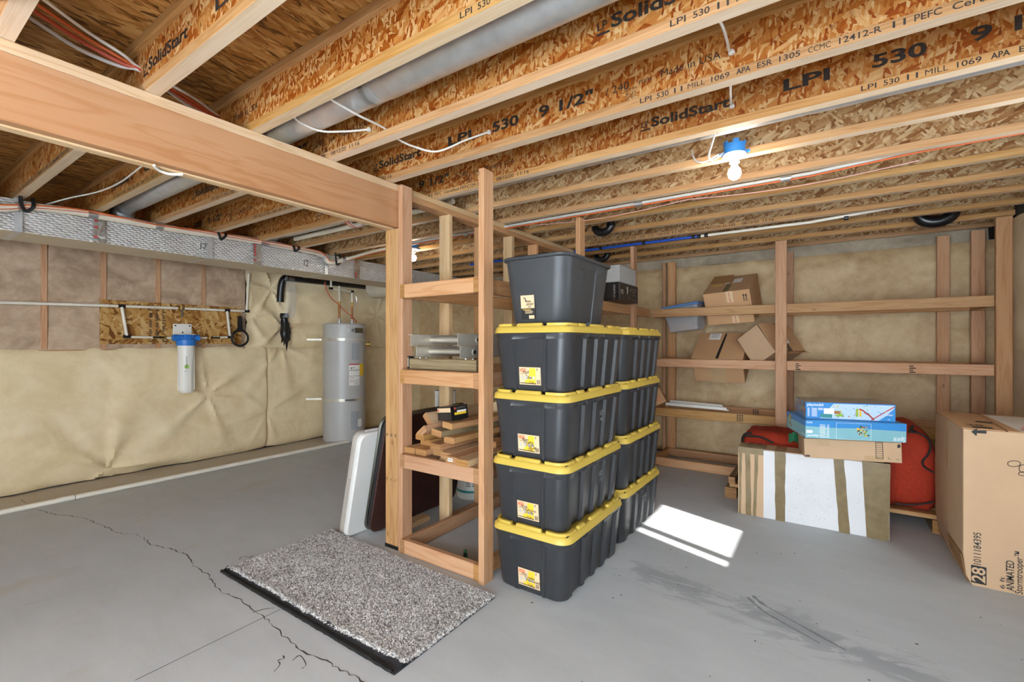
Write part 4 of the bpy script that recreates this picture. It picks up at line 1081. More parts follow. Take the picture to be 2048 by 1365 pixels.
gt = thing('open_tote', 'grey-black tote without a lid standing on top of the nearer yellow-lidded stack', 'storage tote', (-1.234, 2.285, 1.379))
GX = [(-1, 0), (-.40, 0), (-.32, -.022), (.30, -.022), (.38, 0), (1, 0)]; GY = [(-1, 0), (1, 0)]
gk = lambda z, e=0, kk=1.0: ribbed(.325 + .068 * z / .35 + e, .50 + .075 * z / .35 + e, .075, z, GX, GY, kk, 6)
b = MB(); b.loft([gk(0, -.03, .4), gk(.006, -.012), gk(.02, 0), gk(.16), gk(.28), gk(.30, 0, .5), gk(.315, 0, 0), gk(.338, 0, 0), gk(.340, .018, 0), gk(.345, .024, 0), gk(.352, .024, 0), gk(.356, .016, 0), gk(.354, -.006, 0), gk(.335, -.012, 0), gk(.02, -.012, 0)], True, (True, True))
gtb = b.build('body', 'plastic_grey_black', gt, local=True)
b = MB(); b.grid(lambda u, v: (.325 / 2 + .068 * .5 * (.268 + .018 * math.sin(PI * u) * v) / .35 - .0185 + .004 * v, -.05 + .13 * u, .268 + .022 * math.sin(PI * u) * v), 10, 2); b.build('hand_hole', 'ink', gtb, local=True)
sticker(gtb, (-.078, -.252 - .0115, .030), (1, 0, 0), (0, -.0375, .35), .082, .125, ['Pix', 'Photos', 'printed', 'Vol'], 5, True)

# ------------------------------------------------------------------ boxes on the near shelf
def carton(name, label, cat, pos, rot, dims, mat, group=None, bevel=.004):
    t = thing(name, label, cat, pos, rot, group)
    b = MB(); b.box([-x / 2 for x in dims], [x / 2 for x in dims]); b.build('body', mat, t, local=True, bevel=bevel)
    return t
def pt(t, name, mats, fn, **k):
    s = MB(); fn(s); return s.build(name, mats, t, local=True, **k)
Xd, Zd = Vector((1, 0, 0)), Vector((0, 0, 1)); Yd = Vector((0, 1, 0))
bx = carton('lamp_box', 'black printed box lying on the shelf rails behind the grey-black open tote', 'box', (-1.512, 3.892, 1.722), (0, 0, 0), (.198, .456, .152), 'carton_black')
def f(s):
    x = .0993
    s.text('1 SET/JUEGO', (.062, -.2283, -.066), Zd, -Xd, .016, .12, .004); s.text('Ensemble de patio', (-.075, -.2283, -.066), Zd, -Xd, .011, .13, .002)
    s.text('WD', (x, -.205, -.02), Yd, Zd, .040, .07, .02); s.text('Woods', (x, -.2, -.03), Yd, Zd, .0, .0) if 0 else None
    s.text('2-Pk', (x, -.09, .03), Yd, Zd, .018, .04); s.text('60', (x, .02, .02), Yd, Zd, .018, .03); s.text('40W', (x, -.02, -.05), Yd, Zd, .014, .035)
    s.text('Round Lantern', (x, .06, .035), Yd, Zd, .014, .13); s.text('Column', (x, .09, .012), Yd, Zd, .014, .07); s.text('Outdoor', (x, .09, -.015), Yd, Zd, .011, .07); s.text('Item  30211060', (x, .07, -.06), Yd, Zd, .010, .12)
    s.plate([(x, -.04 + .014 * math.cos(a), .02 + .035 * math.sin(a)) for a in [i * PI / 6 for i in range(12)]], Xd, .0005)
pt(bx, 'print', 'heater_grey', f)
carton('silver_box', 'silver-grey speckled box on top of the black printed box on the shelf', 'box', (-1.505, 3.862, 1.8705), (0, 0, 0), (.185, .395, .1435), 'grey_speckle')

# ------------------------------------------------------------------ things on the far shelf
def scaled(pos, k): p = Vector(pos); return tuple(CC + (p - CC) * k)
k = 1.012
A = carton('cardboard_box', 'taped cardboard box with yellow highlighter mark tilted into the upper shelf gap', 'box', scaled((-.771, 5.104, 1.73), k), (R(25.7), R(-3.2), R(-4.5)), (.422 * k, .46 * k, .338 * k), 'cardboard')
def f(s):
    w, d, h = .2135, .2328, .171
    s.box((-.03, -d, h), (.02, -d + .23, h + .0015), 1)
    s.box((-.0, -d - .001, h - .115), (.060, -d, h + .0), 0); s.box((.02, -d - .001, -h + .005), (.080, -d, -h + .085), 0)
At = pt(A, 'tape', ['paper_tan', 'tape_brown'], f)
def f(s):
    d, h = .2328, .171
    s.text('pet.com', (.035, -d - .0015, h - .11), Zd, -Xd, .02, .10, .01); s.text('pet.com', (.055, -d - .0015, -h + .01), Zd, -Xd, .02, .07, .01)
pt(At, 'tape_print', 'ink_red', f)
def f(s):
    d, h = .2328, .171
    for x in (.15, .172):
        s.box((x, -d - .0012, h - .105), (x + .007, -d - .0004, h - .055)); s.add([(x - .008, -d - .001, h - .06), (x + .015, -d - .001, h - .06), (x + .0035, -d - .001, h - .04)], [(0, 1, 2)])
    s.box((.145, -d - .0012, h - .112), (.188, -d - .0004, h - .108))
    s.tube(arc([(-.07 + .012 * i, -d - .001, -.04 + .014 * ((-1) ** i)) for i in range(9)], 3), .0018, 5)
    s.tube([(.03 + .03 * math.cos(R(a)), -d - .001, -.06 + .02 * math.sin(R(a))) for a in range(20, 200, 20)], .0018, 5)
pt(A, 'print', 'ink', f)
pt(A, 'shipping_label', 'paper_white', lambda s: (s.box((.02, .02, .1712), (.10, .13, .1722)), s.box((-.05, .0, .1712), (.0, .09, .1718))))
pt(A, 'highlighter_mark', 'ink_yellow', lambda s: s.box((-.17, -.025, .1712), (-.07, -.003, .1735)))
def f(s):
    s.add([(-.21, .06, .1715), (.005, .03, .1715), (.01, .18, .205), (-.19, .215, .20)], [(0, 1, 2, 3)]); s.add([(.005, -.225, .172), (.01, .22, .172), (-.0, .22, .1725), (-.004, -.225, .1725)], [(0, 1, 2, 3)])
pt(A, 'flap', 'cardboard_dark', f)
k = 1.008
B = carton('cardboard_box', 'sagging open-topped cardboard box wedged nose-down between the middle shelf rails', 'box', scaled((-.879, 5.14, 1.135), k), (R(34.4), R(1.1), R(-1.3)), (.47 * k, .43 * k, .294 * k), 'cardboard')
def f(s):
    w, d, h = .2385, .2233, .149
    s.plate([(-w, -d, h + .001), (-.01, -d, h + .004), (.01, d, h + .012), (-w, d, h + .003)], Zd, .004); s.plate([(.02, -d, h + .010), (w, -d, h + .003), (w, d, h + .003), (.035, d, h + .016)], Zd, .004)
pt(B, 'flap', 'cardboard', f)
pt(B, 'gap', 'void_dark', lambda s: s.add([(-.012, -.22, .1505), (.022, -.22, .1505), (.034, .22, .1505), (.012, .22, .1505)], [(0, 1, 2, 3)]))
pt(B, 'tape', 'tape_clear', lambda s: (s.box((-.075, -.2245, -.149), (.07, -.2235, .149)), s.box((-.06, -.2, .1555), (-.02, .2, .1565))))
Bl = pt(B, 'shipping_label', 'paper_white', lambda s: s.box((-.13, .10, .1575), (-.02, .205, .1675)))
def f(s):
    for i in range(12): s.box((-.12 + i * .007, .175, .1676), (-.12 + i * .007 + .002 + .002 * hsh(i), .195, .168))
    for i in range(3): s.box((-.11, .16 - i * .018, .1676), (-.05 + .02 * hsh(i + 5), .164 - i * .018, .168))
pt(Bl, 'label_print', 'ink', f)
Cc = thing('cardboard_box', 'plain cardboard box rolled onto its corner leaning on the wedged box, beside the middle post', 'box', scaled((-.436, 5.091, 1.268), 1.008), (R(1.4), R(-34.3), R(-28.4)))
def f(s):
    w, d, h, t = .125, .235, .158, .004
    s.box((-w, -d, -h), (w, -d + t, h)); s.box((-w, d - t, -h), (w, d, h)); s.box((-w, -d, -h), (w, d, -h + t)); s.box((-w, -d, -h), (-w + t, d, h)); s.box((-w, -d, h - t), (w, d, h))
pt(Cc, 'body', 'cardboard_light', f)
def f(s):
    w, d, h = .125, .235, .158
    s.plate([(w, -d, -h), (w + .01, -d, h), (w + .018, -.02, h), (w + .012, -.05, -h)], Xd, .004); s.plate([(w, d, -h), (w + .004, d, h), (w + .012, .0, h), (w + .006, .03, -h)], Xd, .004)
    s.plate([(w, -d * .9, -h), (w, d * .8, -h), (w + .05, d * .8, -h - .05), (w + .05, -d * .8, -h - .05)], Zd, .003)
pt(Cc, 'flap', 'cardboard', f)
pt(Cc, 'label', 'paper_white', lambda s: s.add([(.148, -.05, -.08), (.150, .03, -.08), (.150, .03, .0), (.148, -.05, .0)], [(0, 1, 2, 3)]))
bn = thing('plastic_bin', 'clear plastic bin with a blue lid tilted between the upper shelf rails', 'storage bin', scaled((-1.234, 5.115, 1.56), 1.012), (R(1.4), R(-7), R(-8)))
rr = lambda e, z, r=.03: rrect(-.203 + e, .203 - e, -.16 + e, .16 - e, r, z, 5)
b = MB(); b.loft([rr(.055, -.145), rr(.048, -.14), rr(.012, .11), rr(.004, .112), rr(.004, .122)], True, (True, False)); b.build('body', 'clear_plastic', bn, local=True)
b = MB(); b.loft([rr(.0, .112), rr(-.004, .114), rr(-.002, .134), rr(.01, .141), rr(.03, .138)], True, (False, True)); b.build('lid', 'lid_blue', bn, local=True)
b = MB(); b.grid(lambda u, v: (-.13 + .26 * u, -.10 + .2 * v, -.132 + .13 * (math.sin(PI * u) * math.sin(PI * v)) ** .4 + .03 * noise.noise((u * 6, v * 6, 3))), 16, 14); b.build('contents', 'cardboard_dark', bn, local=True)
sb = carton('small_carton', 'small cardboard carton with orange print at the shelf corner behind the farther totes', 'box', (-1.50, 5.02, .715), (0, R(-28), R(14)), (.12, .22, .16), 'cardboard', None, .002)
pt(sb, 'print', 'ink_orange', lambda s: [s.tube([(.0 + .02 * math.cos(R(a)), -.1105, y + .02 * math.sin(R(a))) for a in range(0, 361, 45)], .002, 5) for y in (-.03, .02)] + [s.text('CC', (-.03, -.1105, .045), Xd, Zd, .025, .05)])
for i, (x1, x0, y, z, lb) in enumerate(((-.86, -1.42, 5.20, .632, 'white trim strip lying across the lower shelf, rear one'), (-.80, -1.42, 5.05, .622, 'white trim strip lying across the lower shelf, front one'))):
    t = thing('trim_strip', lb, 'trim strip', ((x0 + x1) / 2, y, z), (0, R(1.2), R(-3 + 4 * i)), 'white trim strips')
    L = x1 - x0; b = MB(); b.box((-L / 2, -.022, -.008), (L / 2, .022, .004)); b.build('base', 'plastic_white', t, local=True)
    b = MB(); b.box((-L / 2, -.022, .0042), (L / 2 - .02, -.004, .02)); b.build('lip', 'plastic_white', t, local=True)

# ------------------------------------------------------------------ boxes in front of the far shelf
yw = 3.843; WX = lambda px: ony(px, 980, yw).x
wbx = thing('long_box', 'long white cardboard box wrapped in brown tape standing on the floor', 'box', (-.097, 3.95, 0))
b = MB(); b.box((-.542, yw, 0), (.346, 4.055, .497)); b.build('body', 'white_board', wbx, bevel=.006)
b = MB(); b.box((-.541, yw + .006, .4975), (.345, 4.05, .5005)); b.box((.3462, yw + .03, .003), (.3485, 4.05, .49)); b.build('bare_side', 'cardboard_light', wbx)
b = MB(); b.box((-.5435, yw - .0012, .003), (WX(1527), yw - .0004, .492)); b.box((-.5445, yw, .003), (-.5425, 4.05, .49)); b.build('bare_end', 'cardboard_light', wbx)
def strip(px0, px1, px2, px3, nm='tape'):
    b = MB(); n = 14
    for i in range(n):
        z0, z1 = .498 * i / n, .498 * (i + 1) / n; u0, u1 = i / n, (i + 1) / n
        j = lambda u, s_: .004 * noise.noise((u * 5, s_, px0))
        b.add([(WX(px2 + (px0 - px2) * u0) + j(u0, 0), yw - .002, z0), (WX(px3 + (px1 - px3) * u0) + j(u0, 3), yw - .002, z0), (WX(px3 + (px1 - px3) * u1) + j(u1, 3), yw - .002, z1), (WX(px2 + (px0 - px2) * u1) + j(u1, 0), yw - .002, z1)], [(0, 1, 2, 3)])
    b.box((WX(px0), yw - .002, .5006), (WX(px1), 4.05, .5016)); b.build(nm, 'tape_brown', wbx)
strip(1549, 1571, 1551, 1570); strip(1667, 1688, 1678, 1700); strip(1724, 1781, 1733, 1778); strip(1490, 1500, 1492, 1503); strip(1510, 1517, 1506, 1512); strip(1478, 1484, 1478, 1482)
b = MB(); b.box((-.545, yw - .004, .46), (WX(1527), yw - .0022, .503)); b.box((-.545, yw - .004, .5025), (WX(1530), 4.0, .505)); b.build('top_tape', 'tape_brown', wbx)
s = MB()
for i in range(170):
    x = random.uniform(WX(1575), WX(1720)); z = random.uniform(.03, .40); w_ = random.uniform(.002, .010)
    if WX(1660) < x < WX(1705): continue
    s.box((x, yw - .0006, z), (x + w_, yw - .0003, z + random.uniform(.001, .004)))
s.build('scuff_mark', 'scuff', wbx)
ct = carton('flat_carton', 'brown flat carton with a torn corner lying on the long white box', 'box', (.12, 3.95, .5725), (0, R(-1.8), R(9.4)), (.534, .297, .132), 'cardboard_light')
def f(s):
    y = -.1493
    for a, c in (((.13, -.045), (.17, -.042)), ((.13, .06), (.17, .063)), ((.13, -.045), (.133, .062)), ((.167, -.045), (.17, .062))): s.box((a[0], y, a[1]), (c[0], y - .0004, c[1]))
    for i in range(8): s.box((.13, y, -.035 + i * .0125), (.17, y - .0004, -.033 + i * .0125))
    s.box((.195, y, -.045), (.21, y - .0004, -.043)); s.box((.195, y, -.045), (.197, y - .0004, -.03)); s.box((.235, y, -.043), (.25, y - .0004, -.041))
    for i in range(3): s.box((-.262 + i * .009, y, -.06), (-.255 + i * .009, y - .0004, -.047))
    s.poly([(.245, y - .0005, .03), (.258, y - .0005, .034), (.262, y - .0005, .05), (.252, y - .0005, .058), (.243, y - .0005, .046)])
pt(ct, 'print', 'ink', f)
pt(ct, 'tape', 'tape_clear', lambda s: (s.box((-.19, -.1495, .02), (-.12, -.1487, .0665)), s.box((.07, -.1495, -.0665), (.17, -.1487, -.03))))
tb = carton('toy_box', 'upside-down aqua and blue toy box between the brown flat carton and the top toy box', 'toy box', (.095, 3.947, .712), (R(.6), 0, R(18.5)), (.568, .408, .12), 'toy_aqua', None, .002)
def f(s):
    y = -.2043
    s.add([(-.284, y, .02), (-.1, y, .015), (.0, y, .018), (.284, y, .012), (.284, y, .06), (-.284, y, .06)], [(0, 1, 2, 3, 4, 5)])
    s.add([(-.2845, .204, .02), (-.2845, -.204, .02), (-.2845, -.204, .06), (-.2845, .204, .06)], [(0, 1, 2, 3)]); s.box((-.283, -.203, .0602), (.283, .203, .0606))
pt(tb, 'blue_band', 'toy_blue', f)
def f(s):
    y = -.2047; RX, RZ = -Xd, -Zd
    s.text('9475', (-.243, y, .052), RX, RZ, .012, .034, .012); s.text('playmobil', (-.208, y, -.036), RX, RZ, .016, .064, .012); s.text('Spirit', (.278, y, -.03), RX, RZ, .030, .066, .008, .2)
    for i in range(12): s.box((-.205 + i * .0058, y, -.005), (-.2025 + i * .0058, y - .0003, -.005 + .0), 0) if 0 else None
    s.box((-.278, y, -.025), (-.242, y - .0003, -.006))
    for i in range(9): s.box((-.2, y, -.05 + i * .01), (-.17 + .01 * hsh(i), y - .0003, -.046 + i * .01)); s.box((-.158, y, -.05 + i * .01), (-.145, y - .0003, -.046 + i * .01))
    for a, c in (((-.105, -.058), (.092, -.0565)), ((-.105, .05), (.092, .0515)), ((-.105, -.058), (-.1035, .05)), ((.0905, -.058), (.092, .05))): s.box((a[0], y, a[1]), (c[0], y - .0003, c[1]))
    s.text('playmobil', (-.2846, -.195, -.034), (0, 1, 0), (0, 0, -1), .016, .06, .012)
pt(tb, 'white_print', 'ink_white', f)
def f(s):
    y = -.2049; rng = random.Random(3)
    for i in range(46):
        x = .015 + .062 * rng.random(); z = -.03 + .062 * rng.random(); r_ = .003 + .006 * rng.random()
        s.poly([(x + r_ * math.cos(a + i), y - i * 2e-5, z + r_ * .7 * math.sin(a + i)) for a in (0, 1.5, 3, 4.4)], rng.choice([0, 0, 1, 2, 3, 4]))
    for i in range(26):
        yy = .15 - .07 * rng.random(); z = -.03 + .07 * rng.random(); r_ = .005 + .006 * rng.random()
        s.poly([(-.2849 - i * 2e-5, yy + r_ * math.cos(-a + i), z + r_ * math.sin(-a + i)) for a in (0, 1.5, 3, 4.4)], rng.choice([0, 1, 1, 2, 3, 4]))
pt(tb, 'picture', ['ink_brown', 'ink_yellow', 'ink', 'ink_green', 'paper_tan'], f)
ty = carton('toy_box', 'shrink-wrapped blue toy box with a red slide picture, topmost on the long white box', 'toy box', (.097, 3.949, .8295), (R(.6), R(-.3), R(14.7)), (.504, .293, .112), 'toy_blue', None, .002)
def f(s):
    y = -.1468
    s.poly([(-.17, y, -.05), (.16, y, -.052), (.20, y, -.02), (.245, y, .03), (.245, y, .05), (-.09, y, .05)])
pt(ty, 'pale_panel', 'toy_pale', f)
def f(s):
    y = -.1476
    s.text('playmobil', (-.245, y, .032), Xd, Zd, .018, .095, .014); s.text('70987', (.197, y, -.018), Xd, Zd, .010, .04, .008); s.text('108', (.208, y, -.045), Xd, Zd, .007, .014, .004)
    s.box((-.147, y - .0002, -.02), (-.087, y - .0008, .018)); s.text('70987 | 4-10', (-.24, -.135, .0568), Xd, Yd, .022, .10, .006)
    for i in range(12): s.box((-.218, y, -.04 + i * .005), (-.19 + .008 * hsh(i), y - .0003, -.0378 + i * .005)); s.box((-.242, y, -.04 + i * .005), (-.23, y - .0003, -.0378 + i * .005))
    for i in range(9): s.box((-.18 + i * .0035, y, .004), (-.1782 + i * .0035, y - .0003, .02))
pt(ty, 'white_print', 'ink_white', f)
def f(s):
    y = -.1480; rng = random.Random(11)
    s.tube(arc([(.055, y, .02), (.075, y, .012), (.09, y, -.005), (.105, y, -.015), (.12, y, -.03), (.135, y, -.048)], 4), .0045, 5, 1)
    s.add([(.122, y, -.052), (.245, y, .038), (.245, y, .046), (.118, y, -.047)], [(0, 1, 2, 3)], None, 1)
    s.box((.036, y, -.03), (.048, y - .0004, .022), 2); s.box((.054, y, -.03), (.066, y - .0004, .022), 0)
    s.poly([(-.165, y, -.045), (-.10, y, -.047), (-.098, y, -.022), (-.13, y, -.015), (-.167, y, -.02)], 5); s.poly([(-.09, y - .0001, -.03), (-.06, y - .0001, -.036), (-.03, y - .0001, -.028), (-.05, y - .0001, -.014)], 2)
    s.poly([(-.085, y, .02), (-.06, y, .045), (-.056, y, .047), (-.066, y, .03)], 0); s.box((-.086, y - .0002, -.018), (-.055, y - .0005, .002), 3); s.poly([(-.055, y - .0006, -.022), (-.045, y - .0006, -.022), (-.05, y - .0006, .002)], 2)
    for i in range(60):
        x = rng.uniform(-.09, .2); z = rng.uniform(-.047, .045); r_ = rng.uniform(.0015, .0045)
        if x > .13 and z < -.01: continue
        s.poly([(x + r_ * 1.4 * math.cos(a + i), y - .0002 - i * 1e-5, z + r_ * math.sin(a + i)) for a in (0, 1.3, 2.8, 4.2, 5.2)], rng.choice([0, 1, 2, 3, 4, 5, 6, 6]))
    for i in range(60):
        yy = rng.uniform(-.135, .135); z = rng.uniform(-.045, .05); r_ = rng.uniform(.006, .016)
        s.poly([(-.2526 - i * 1e-5, yy + r_ * math.cos(-a + i), z + r_ * math.sin(-a + i)) for a in (0, 1.3, 2.8, 4.2, 5.2)], rng.choice([0, 1, 2, 3, 4, 3]))
pt(ty, 'picture', ['ink_yellow', 'ink_red', 'ink_green', 'ink_brown', 'paper_tan', 'ink_teal', 'toy_blue'], f)
pt(ty, 'top_picture', ['toy_top', 'ink_red'], lambda s: (s.box((-.25, -.10, .0562), (.25, .145, .0568), 0), s.box((-.25, -.118, .0562), (.25, -.108, .0570), 1)))
def f(s):
    for (fx, fy, fz), (a, c) in ((((-1, 0, 0)), 0) if 0 else (((-1, 0, 0), ('y', 'z'))),):
        s.grid(lambda u, v: (-.256 - .008 * abs(noise.noise((u * 5, v * 5, 1))), .15 - .3 * u, -.056 + .118 * v), 14, 10)
    s.grid(lambda u, v: (-.255 + .51 * u, -.15 + .3 * v, .059 + .010 * abs(noise.noise((u * 7, v * 5, 2)))), 24, 14)
pt(ty, 'wrap_film', 'clear_film', f)

# red storage bag on a low pallet
pa = thing('pallet', 'low wooden pallet behind the long white box, under the red bag', 'pallet', (-.02, 4.42, 0))
for x in (-.692, -.05, .60): b = MB(); b.lum('y', (x, 4.175, 0), (x + .089, 4.75, .088), .003); b.build('stringer', ['weathered', 'end_grain'], pa)
for y in (4.20, 4.36, 4.52, 4.66): b = MB(); b.lum('x', (-.66, y, .0885), (.69, y + .12, .118), .002); b.build('deck_board', ['pine_yellow', 'end_grain'], pa)
for i in range(3): b = MB(); b.lum('y', (-.665 - .0, 4.185 - .006 * i, .1185 + i * .020), (-.615 + .0, 4.6, .1375 + i * .020), .002); b.build('spacer_strip', ['weathered', 'end_grain'], pa)
bag = thing('storage_bag', 'big red fabric storage bag with black zipper piping bulging behind the stacked boxes', 'bag', (0, 4.45, .12))
def hb(x):
    t = max(0, min(1, (x - .05) / .42)); t = t * t * (3 - 2 * t)
    return .565 + .145 * t - .10 * max(0, (x - .50) / .12) ** 1.5 - .05 * max(0, (-.50 - x) / .1) ** 2
rings = []
for i in range(41):
    x = -.60 + 1.25 * i / 40; e = min(1, (x + .60) / .06, (.65 - x) / .05); e = max(.0, e) ** .5; ring = []
    for kx in range(36):
        a = 2 * PI * kx / 36; ca, sa = math.cos(a), math.sin(a); p_ = .45
        yy = 4.44 + (.27 * (.55 + .45 * e)) * (abs(ca) ** p_) * (1 if ca > 0 else -1)
        zt = hb(x); zc_ = .12 + (zt - .12) / 2; zz = zc_ + (zt - .12) / 2 * (.5 + .5 * e) * (abs(sa) ** p_) * (1 if sa > 0 else -1)
        nn = .022 * noise.noise((x * 4, yy * 5, zz * 5)) + .016 * noise.noise((x * 11 + zz * 6, yy * 9, zz * 9))
        ring.append((x, yy + nn * (1 if ca > 0 else -1), max(.121, zz + nn)))
    rings.append(ring)
b = MB(); b.loft(rings, True, (True, True)); b.build('body', 'fabric_red', bag)
yb_ = 4.165
zp = lambda pts, y=yb_: arc([ony(px, py, y) for px, py in pts], 5)
b = MB(); b.tube(zp([(1484, 884), (1486, 874), (1492, 868), (1504, 866)], 4.185), .009, 8); b.build('corner_piping', 'rubber_black', bag)
b = MB(); b.tube(zp([(1488, 872), (1500, 873), (1517, 874), (1534, 880), (1547, 887)], 4.158), .008, 8); b.build('zipper', 'rubber_black', bag)
b = MB(); b.tube(zp([(1820, 864), (1840, 868), (1855, 878), (1861, 893), (1856, 910), (1846, 922), (1848, 934), (1868, 946)], 4.150), .006, 8); b.build('piping', 'rubber_black', bag)
b = MB(); b.tube(zp([(1790, 1008), (1820, 1010), (1850, 1008), (1868, 1004)], 4.158), .006, 8); b.build('piping', 'rubber_black', bag)
def f(px0, px1, y0, y1, y, nm, m):
    b = MB(); b.grid(lambda u, v: tuple(ony(px0 + (px1 - px0) * u, y0 + (y1 - y0) * v + 2 * math.sin(u * 9), y - .02 * math.sin(PI * u))), 8, 6); b.build(nm, m, bag)
f(1577, 1597, 866, 884, 4.16, 'green_trim', 'fabric_green')
b = MB(); b.tube(zp([(1818, 866), (1822, 856), (1826, 851), (1824, 860), (1834, 864)], 4.19), .006, 8); b.build('strap', 'rubber_black', bag)

# big cardboard box at the right
BX0, BX1, BY0, BY1, BZ = .611, 1.065, 3.40, 4.14, .826
bb = thing('big_carton', 'big cardboard box with printed numbers and black arrow standing by the right wall', 'box', (.868, 3.77, 0))
b = MB()
prof = [(.035, 0), (.012, .045), (.0, .16), (-.004, .40), (-.002, .62), (0, BZ - .004), (.004, BZ)]
rg = []
for o, z in prof:
    rg.append([(BX0 + o * (0 if z > .1 else 1) + .0, BY0 + .0, z), (BX1, BY0, z), (BX1, BY1, z), (BX0 + o * 1.2, BY1, z), (BX0 + o * .6 - .004 * math.sin(z * 5), (BY0 + BY1) / 2, z)])
b.loft(rg, True, (True, True), smooth=False); b.build('body', 'cardboard_light', bb, bevel=.004)
b = MB(); b.plate([(BX0 - .002, BY0 + .02, BZ + .001), (BX0 + .16, BY0 + .01, BZ + .001), (BX0 + .2, BY1 - .01, BZ + .001), (BX0 - .006, BY1 - .01, BZ + .010)], Zd, .004); b.plate([(BX0 + .17, BY0 + .004, BZ + .001), (BX1, BY0 + .004, BZ + .001), (BX1, BY1, BZ + .001), (BX0 + .21, BY1, BZ + .001)], Zd, .004); b.build('flap', 'cardboard', bb)
b = MB(); b.box((BX0 - .0035, 3.765, .18), (BX0 - .0015, 3.775, BZ - .01)); b.build('seam', 'cardboard_dark', bb)
b = MB(); b.plate([(BX0 + .03, BY0 + .04, .0), (BX0 + .012, BY0 + .04, .05), (BX0 + .012, BY1 - .03, .05), (BX0 + .04, BY1 - .03, .0)], (-1, 0, -.3), .004); b.plate([(BX0 + .012, BY0 + .02, .05), (BX0 - .003, BY0 + .02, .15), (BX0 - .003, 3.75, .15), (BX0 + .010, 3.75, .05)], (-1, 0, -.1), .003); b.build('crushed_flap', 'cardboard_dark', bb)
yf_ = BY0 - .0006
bxp = lambda px, py: ony(px, py, yf_)
s = MB()
a0, a1 = bxp(1962, 1131), bxp(1962, 1067)
s.text('1011184395', (a0.x, yf_, a0.z), Zd, -Xd, .030, a1.z - a0.z, .006)
q0, q1 = bxp(1942, 1165), bxp(1973, 1136); s.box((q0.x, yf_, q0.z), (q1.x, yf_ - .0004, q1.z))
c0 = bxp(2009, 1179); s.text('6 ft', (c0.x, yf_, c0.z), Zd, -Xd, .018, .062, .004)
c0 = bxp(2028, 1184); s.text('ANIMATED', (c0.x, yf_, c0.z), Zd, -Xd, .030, .155, .012)
c0 = bxp(2045, 1190); s.text('Stormtrooper\u2122', (c0.x, yf_, c0.z), Zd, -Xd, .028, .215, .008)
ar = [(1942, 864), (1954, 857), (1954, 861), (1973, 862), (1973, 868), (1954, 867), (1953, 873)]
P_ = [bxp(*q) for q in ar]; s.add([(p.x, yf_ - .0003, p.z) for p in P_], [tuple(range(7))[::-1]])
def loopy(cx, cy, rx, ry): s.tube([tuple(bxp(cx + rx * math.cos(R(a)), cy + ry * math.sin(R(a)))) for a in range(0, 361, 20)], .0016, 5)
loopy(2028, 928, 13, 6); loopy(2046, 938, 8, 8); loopy(2046, 948, 9, 4)
s.poly([(BX0 + .10, BY0 + .29, BZ + .0062), (BX0 + .17, BY0 + .27, BZ + .0062), (BX0 + .18, BY0 + .33, BZ + .0062), (BX0 + .12, BY0 + .35, BZ + .0062)])
s.box((BX0 + .05, BY0 + .05, BZ + .0052), (BX0 + .13, BY0 + .10, BZ + .0056)); s.text('28', (BX0 + .04, BY0 + .13, BZ + .0054), Xd, Yd, .05, .07, .02)
s.build('print', 'ink', bb)
s = MB(); s.text('28', (q1.x - .006, yf_ - .0006, q0.z + .008), Zd, -Xd, .052, (q1.z - q0.z) - .016, .02); s.build('number', 'cardboard_light', bb)
s = MB(); s.box((BX0 + .22, BY0 + .03, BZ + .0052), (BX1 - .02, BY1 - .05, BZ + .0058), 0)
for i in range(7): s.poly([(BX0 + .25 + .025 * i + .02 * math.cos(a), BY0 + .1 + .075 * (i % 7) + .03 * math.sin(a), BZ + .0062) for a in (0, 1.4, 3, 4.5)], 1)
s.build('shipping_paper', ['paper_white', 'ink_orange'], bb)

# ------------------------------------------------------------------ lumber pile on the near shelf
def board(label, xc, zc, w, h, y0, y1, roll=0, yaw=0, mat='fir', notch=False, nm='lumber_board'):
    t = thing(nm, label, 'board', (xc, (y0 + y1) / 2, zc), (0, R(roll), R(yaw)), 'lumber pile on the shelf')
    L = (y1 - y0) / 2; b = MB(); b.lum('y', (-w / 2, -L, -h / 2), (w / 2, L, h / 2), .004); b.build('stick', [mat, 'end_grain'], t, local=True)
    return t
Z1 = .6105
bl = ['leftmost board of the bottom row in the lumber pile, beside the built-up post', 'second board from the left in the bottom row of the lumber pile', 'third board from the left in the bottom row of the lumber pile', 'wide-faced board in the bottom row of the lumber pile, fourth from the left', 'board with a white barcode tag on its end in the bottom row of lumber', 'pale board sticking out farthest at the right end of the bottom row']
for i in range(6):
    t = board(bl[i], -2.101 + .0925 * i - (.0 if i < 5 else .004), Z1 + .0195, .086, .037, (1.975, 1.98, 2.03, 1.995, 1.94, 1.925)[i], (3.6, 3.9, 3.4, 3.2, 3.8, 3.5)[i], 0, (0, 0, .2, .3, 0, .2)[i], 'fir_pale' if i in (3, 5) else 'fir')
    if i == 4:
        yb2 = -(3.8 - 1.94) / 2
        tg = pt(t, 'barcode_tag', 'paper_white', lambda s: s.box((-.025, yb2 - .001, -.008), (.01, yb2 - .0003, .010)))
        def f(s):
            for j in range(6): s.box((-.022 + j * .005, yb2 - .0014, -.003), (-.0195 + j * .005, yb2 - .0011, .007))
        pt(tg, 'tag_print', 'ink', f)
Z2 = Z1 + .039
board('board under the tilted sticks on the second layer of the lumber pile, at left', -2.04, Z2 + .0195, .086, .037, 2.06, 3.3, 0, -1, 'pine_yellow')
board('board in the middle of the second layer of the lumber pile', -1.955, Z2 + .019, .062, .036, 2.03, 3.7, 0, 1, 'fir')
board('long board lying flat across the middle of the lumber pile, lit on top', -1.885, Z2 + .0195 + .001, .086, .037, 2.0, 3.9, 0, -1.5, 'fir')
